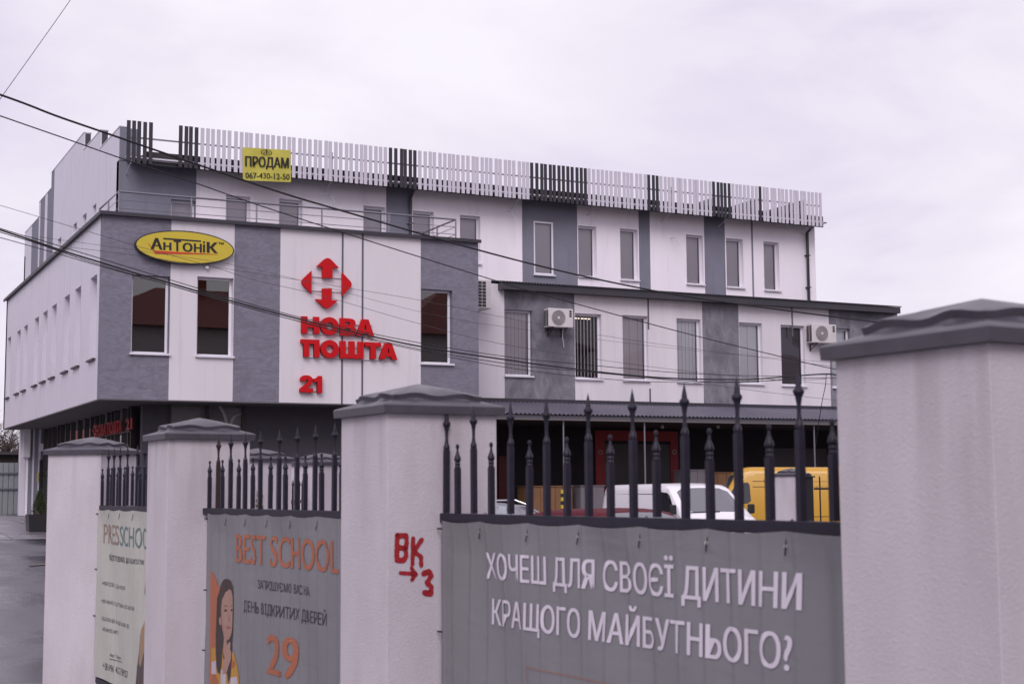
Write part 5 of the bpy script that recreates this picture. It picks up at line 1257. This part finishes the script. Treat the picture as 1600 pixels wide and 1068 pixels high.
# bare trees beyond the metal fence
TWIG = mat('bare_twig', (.075, .052, .045), .9)
def bare_tree(label, x, y, z, h_, seed, lean=0):
    R_ = random.Random(seed); t_ = thing('bare_tree', label, 'tree', (x, y, z), 'bare trees beyond the metal fence')
    tr_ = MB(); cr_ = MB()
    def grow(p, d, L_, r_, lv):
        n_ = 3; pts = [p]; q_ = p.copy(); dd_ = d.copy()
        for i in range(n_):
            dd_ = (dd_+Vector((R_.uniform(-.22, .22), R_.uniform(-.22, .22), R_.uniform(-.05, .16)))).normalized(); q_ = q_+dd_*L_/n_; pts.append(q_.copy())
        (tr_ if lv < 2 else cr_).tube(pts, [r_*(1-.45*i/n_) for i in range(n_+1)], 5 if lv < 2 else 3, caps=False)
        if lv >= 5: return
        for k in range(4 if lv < 2 else 3+(R_.random() < .45)):
            f_ = R_.uniform(.35, 1.0); i = min(n_-1, int(f_*n_)); b0 = pts[i].lerp(pts[i+1], f_*n_-i)
            a_ = R_.uniform(0, 6.283); sp = R_.uniform(.5, 1.0); side_ = Vector((math.cos(a_), math.sin(a_), 0))
            grow(b0, (dd_*(1.1-sp*.5)+side_*sp+Vector((0, 0, .12))).normalized(), L_*R_.uniform(.55, .78), r_*.52, lv+1)
    grow(Vector((x, y, z-.2)), Vector((lean, 0, 1)).normalized(), h_*.36, h_*.019, 0)
    tr_.build('trunk', BARK, t_, recalc=False); cr_.build('crown', TWIG, t_, recalc=False)
lab = ['tall bare brown tree beyond the metal fence at the left edge', 'bare tree close behind the left corner of the building', 'low spreading bare tree right behind the metal fence', 'bare bushy tree at the very left edge of the view', 'bare tree farthest back at the left']
for i, (px, D_, h_) in enumerate(((6, 74, 7.6), (24, 70, 5.9), (16, 66, 4.3), (-22, 72, 7.5), (-50, 82, 8.5))):
    c_ = EYE+ray(px, 790)*D_; bare_tree(lab[i], c_.x, c_.y, 1.0, h_, 30+i)
sh = thing('timber_shed', 'dark timber shed roof beyond the metal fence', 'shed', (4, 63, 1))
c_ = EYE+ray(8, 770)*63
q = MB(); q.box(c_.x-4, c_.x+3.4, 62.5, 66, .9, 3.3); q.build('wall', mat('dark_timber', (.035, .026, .026), .9, var=.3), sh)
q = MB(); q.box(c_.x-4.3, c_.x+3.5, 62.2, 66.3, 3.3, 3.42); q.build('roof', mat('shed_roof', (.045, .04, .042), .8), sh)

# corrugated metal fence at the left
FM = mat('grey_green_sheet', (.255, .27, .285), .5, var=.06)
YFN = 54.5
mf = thing('metal_fence', 'pale grey profiled sheet metal fence closing the left side of the yard', 'fence', (2, YFN, 1.0))
zt_f, zb_f = at_y(14, 722.5, YFN).z, at_y(14, 804, YFN).z
xr_ = at_y(33, 760, YFN).x
for i in range(14):
    x1 = xr_-1.15*i; x0 = x1-1.146; q = MB(); n_ = 6; pts = []
    for k in range(n_):
        u = x0+(x1-x0)*k/n_; s = (x1-x0)/n_
        pts += [(u, 0), (u+s*.66, 0), (u+s*.74, .03), (u+s*.92, .03)]
    pts.append((x1, 0))
    for (ua, da), (ub, db) in zip(pts, pts[1:]): q.face([(ua, YFN+da, zb_f), (ub, YFN+db, zb_f), (ub, YFN+db, zt_f), (ua, YFN+da, zt_f)])
    q.build('sheet', FM, mf, recalc=False)
for z in (at_y(14, 739, YFN).z, at_y(14, 763.5, YFN).z): q = MB(); q.box(xr_-16, xr_, YFN-.05, YFN-.005, z-.03, z+.03); q.build('rail', mat('fence_rail_grey', (.13, .13, .15), .6), mf)
q = MB(); q.box(xr_-16, xr_, YFN-.08, YFN+.05, zb_f-.08, zb_f+.02); q.build('base_rail', BLACK, mf)

# ------------------------------------------------------------------ neighbours that only show as reflections in the glass
TILE = mat('red_roof_tile', (.22, .045, .036), .6, var=.3, vscale=3, bump=.4, bscale=12); NW = mat('neighbour_wall', (.62, .56, .54), .85, var=.1); NB = mat('red_brick_wall', (.30, .085, .06), .85, var=.2, vscale=2)
def house(label, x0, x1, y0, y1, ze, zr, wallm, roofm, nwin, storeys):
    t_ = thing('neighbour_house', label, 'house', ((x0+x1)/2, (y0+y1)/2, 0))
    q = MB(); q.box(x0, x1, y0, y1, -.1, ze); q.build('wall', wallm, t_)
    q = MB(); ym = (y0+y1)/2
    q.add([(x0-.5, y0-.5, ze-.1), (x1+.5, y0-.5, ze-.1), (x1+.5, y1+.5, ze-.1), (x0-.5, y1+.5, ze-.1), (x0+5.2, ym, zr), (x1-5.2, ym, zr)], [(0, 1, 5, 4), (2, 3, 4, 5), (1, 2, 5), (3, 0, 4), (0, 3, 2, 1)]); q.build('roof', roofm, t_)
    q = MB(); q.box(x0+7, x0+7.7, ym+.4, ym+1.1, ze+1, zr+.9); q.build('chimney', NB, t_)
    for f_ in range(storeys):
        for k in range(nwin):
            u = x0+(x1-x0)*(k+.5)/nwin; z = 1.6+3.6*f_
            w_ = empty('window', (u, y1, z), t_)
            q = MB(); q.box(u-.7, u+.7, y1, y1+.05, z, z+1.6); q.build('frame', PVC, w_); q = MB(); q.box(u-.6, u+.6, y1+.051, y1+.06, z+.1, z+1.5); q.build('pane', BLACK, w_)
house('red roofed house across the street, seen as a reflection in the left windows', 12.3, 27, -15, -3, 10.2, 12.9, NW, TILE, 5, 2)
house('second red roofed house across the street, reflected in the right window of the jutting storey', 29.5, 44, -15, -3, 10.4, 13.8, NW, TILE, 5, 2)
house('third red roofed house across the street, reflected in the middle windows', 47, 70, -16, -4, 7.8, 11.4, NW, TILE, 6, 2)
bb = thing('brick_block', 'long red brick building reflected in the glass wall at the left', 'building', (-12, 120, 0))
q = MB(); q.box(-22, -7.5, 92, 165, -.1, 13); q.build('wall', NB, bb)
for f_ in range(4):
    for k in range(18):
        q = MB(); y = 94+k*4; z = 1.5+3*f_; q.box(-7.5, -7.44, y, y+1.6, z, z+1.7); q.build('window', mat('far_pane', (.16, .16, .17), .3), bb)

# ------------------------------------------------------------------ overhead wires
WIRE = mat('wire_black', (.012, .012, .014), .6)
def smooth_px(pts, n=8):
    out_ = []
    for i in range(len(pts)-1):
        p0 = pts[max(0, i-1)]; p1 = pts[i]; p2_ = pts[i+1]; p3 = pts[min(len(pts)-1, i+2)]
        for k in range(n):
            t_ = k/n; out_.append(tuple(.5*((2*p1[j])+(-p0[j]+p2_[j])*t_+(2*p0[j]-5*p1[j]+4*p2_[j]-p3[j])*t_*t_+(-p0[j]+3*p1[j]-3*p2_[j]+p3[j])*t_**3) for j in range(2)))
    return out_+[pts[-1]]
def wire(label, pts, Dl, Dr, wpx, group='overhead wires crossing in front of the building', cat='cable', m=WIRE):
    sp = smooth_px(pts); x0, x1 = pts[0][0], pts[-1][0]
    P3 = []; r_ = []
    for (x, y) in sp:
        t_ = (x-x0)/(x1-x0+1e-9); D_ = Dl+(Dr-Dl)*t_; P3.append(EYE+ray(x, y)*D_)
    rad = wpx/2/FPX*(Dl+Dr)/2
    q = MB(); q.tube(P3, rad, 6); o = q.build('overhead_wire', m); tag(o, label, cat, group); return o
wire('thickest black cable crossing the roof screen and running down to the right', [(-260, 60), (0, 148), (85, 180), (157, 205), (400, 288), (525, 326.5), (800, 404.5), (1019, 453.5), (1200, 481), (1374, 503.5), (1700, 545)], 15, 27, 2.8)
wire('second black cable, below the thickest one, ending behind the big pillar', [(-260, 90), (0, 181), (105, 217.5), (190, 247.5), (300, 284), (400, 319), (560, 371), (770, 437), (857, 462.5), (1060, 517.5), (1200, 552), (1298, 575), (1450, 604)], 14, 24, 1.7)
BU = [(-260, 273), (0, 359), (40, 372), (102, 393), (161, 411), (220, 429), (400, 480.5), (531, 513.5), (662, 542), (800, 563), (857, 571), (976, 585), (1060, 591), (1162, 592.5), (1218, 589), (1291, 584), (1340, 588), (1600, 600)]
wire('thick middle cable of the sagging bundle', BU, 16, 24, 2.6)
wire('upper thin cable of the sagging bundle, rising apart at the left', [(-260, 270), (0, 356.5), (60, 374), (161, 405), (400, 477), (531, 510), (662, 536.5), (800, 558), (900, 568), (1060, 582), (1200, 587), (1340, 585), (1600, 596)], 16.2, 24.2, 1.2)
wire('lower thin cable of the sagging bundle', [(-260, 283), (0, 362.5), (60, 381), (161, 415), (400, 484), (531, 517), (662, 546.5), (800, 569), (900, 579), (1060, 593.5), (1162, 597), (1291, 590), (1600, 605)], 15.8, 23.8, 1.3)
wire('lowest thin wire at the left, joining the bundle', [(-260, 300), (0, 371), (89, 396), (161, 417), (260, 444), (400, 483.5), (531, 519), (662, 549), (800, 575), (950, 592), (1080, 597), (1291, 592)], 15.5, 23.6, 1.1)
THIN = mat('wire_grey', (.06, .058, .065), .6)
wire('faint wire passing over the yellow oval sign', [(-260, 245), (0, 320.7), (95, 349), (161, 368.5), (220, 386), (330, 416), (400, 438), (500, 461), (657, 506), (800, 540), (1060, 578), (1300, 600)], 17, 25, .7, m=THIN)
wire('faint wire passing over the four-arrow emblem', [(100, 385), (220, 400), (400, 427), (520, 446), (657, 469), (800, 498), (1000, 533), (1300, 572)], 18, 25, .6, m=THIN)
wire('faintest straight wire below the emblem', [(60, 370), (220, 392), (400, 421), (657, 487), (800, 512), (1060, 545), (1300, 566)], 18.4, 25, .5, m=THIN)
wire('low faint wire sloping towards the canopy', [(1000, 590), (1080, 597), (1180, 610), (1290, 623), (1400, 634)], 22, 25, .6, m=THIN)
wire('single thin wire crossing the top left corner of the sky', [(-60, 240), (0, 155), (55, 78), (110, 0), (170, -90)], 16, 20, 1.1, m=THIN)
o = wire('drop wire hanging from the bundle towards the canopy', [(1291, 584), (1290, 600), (1285, 625), (1280, 655), (1274, 700)], 23.2, 24, 1.1)
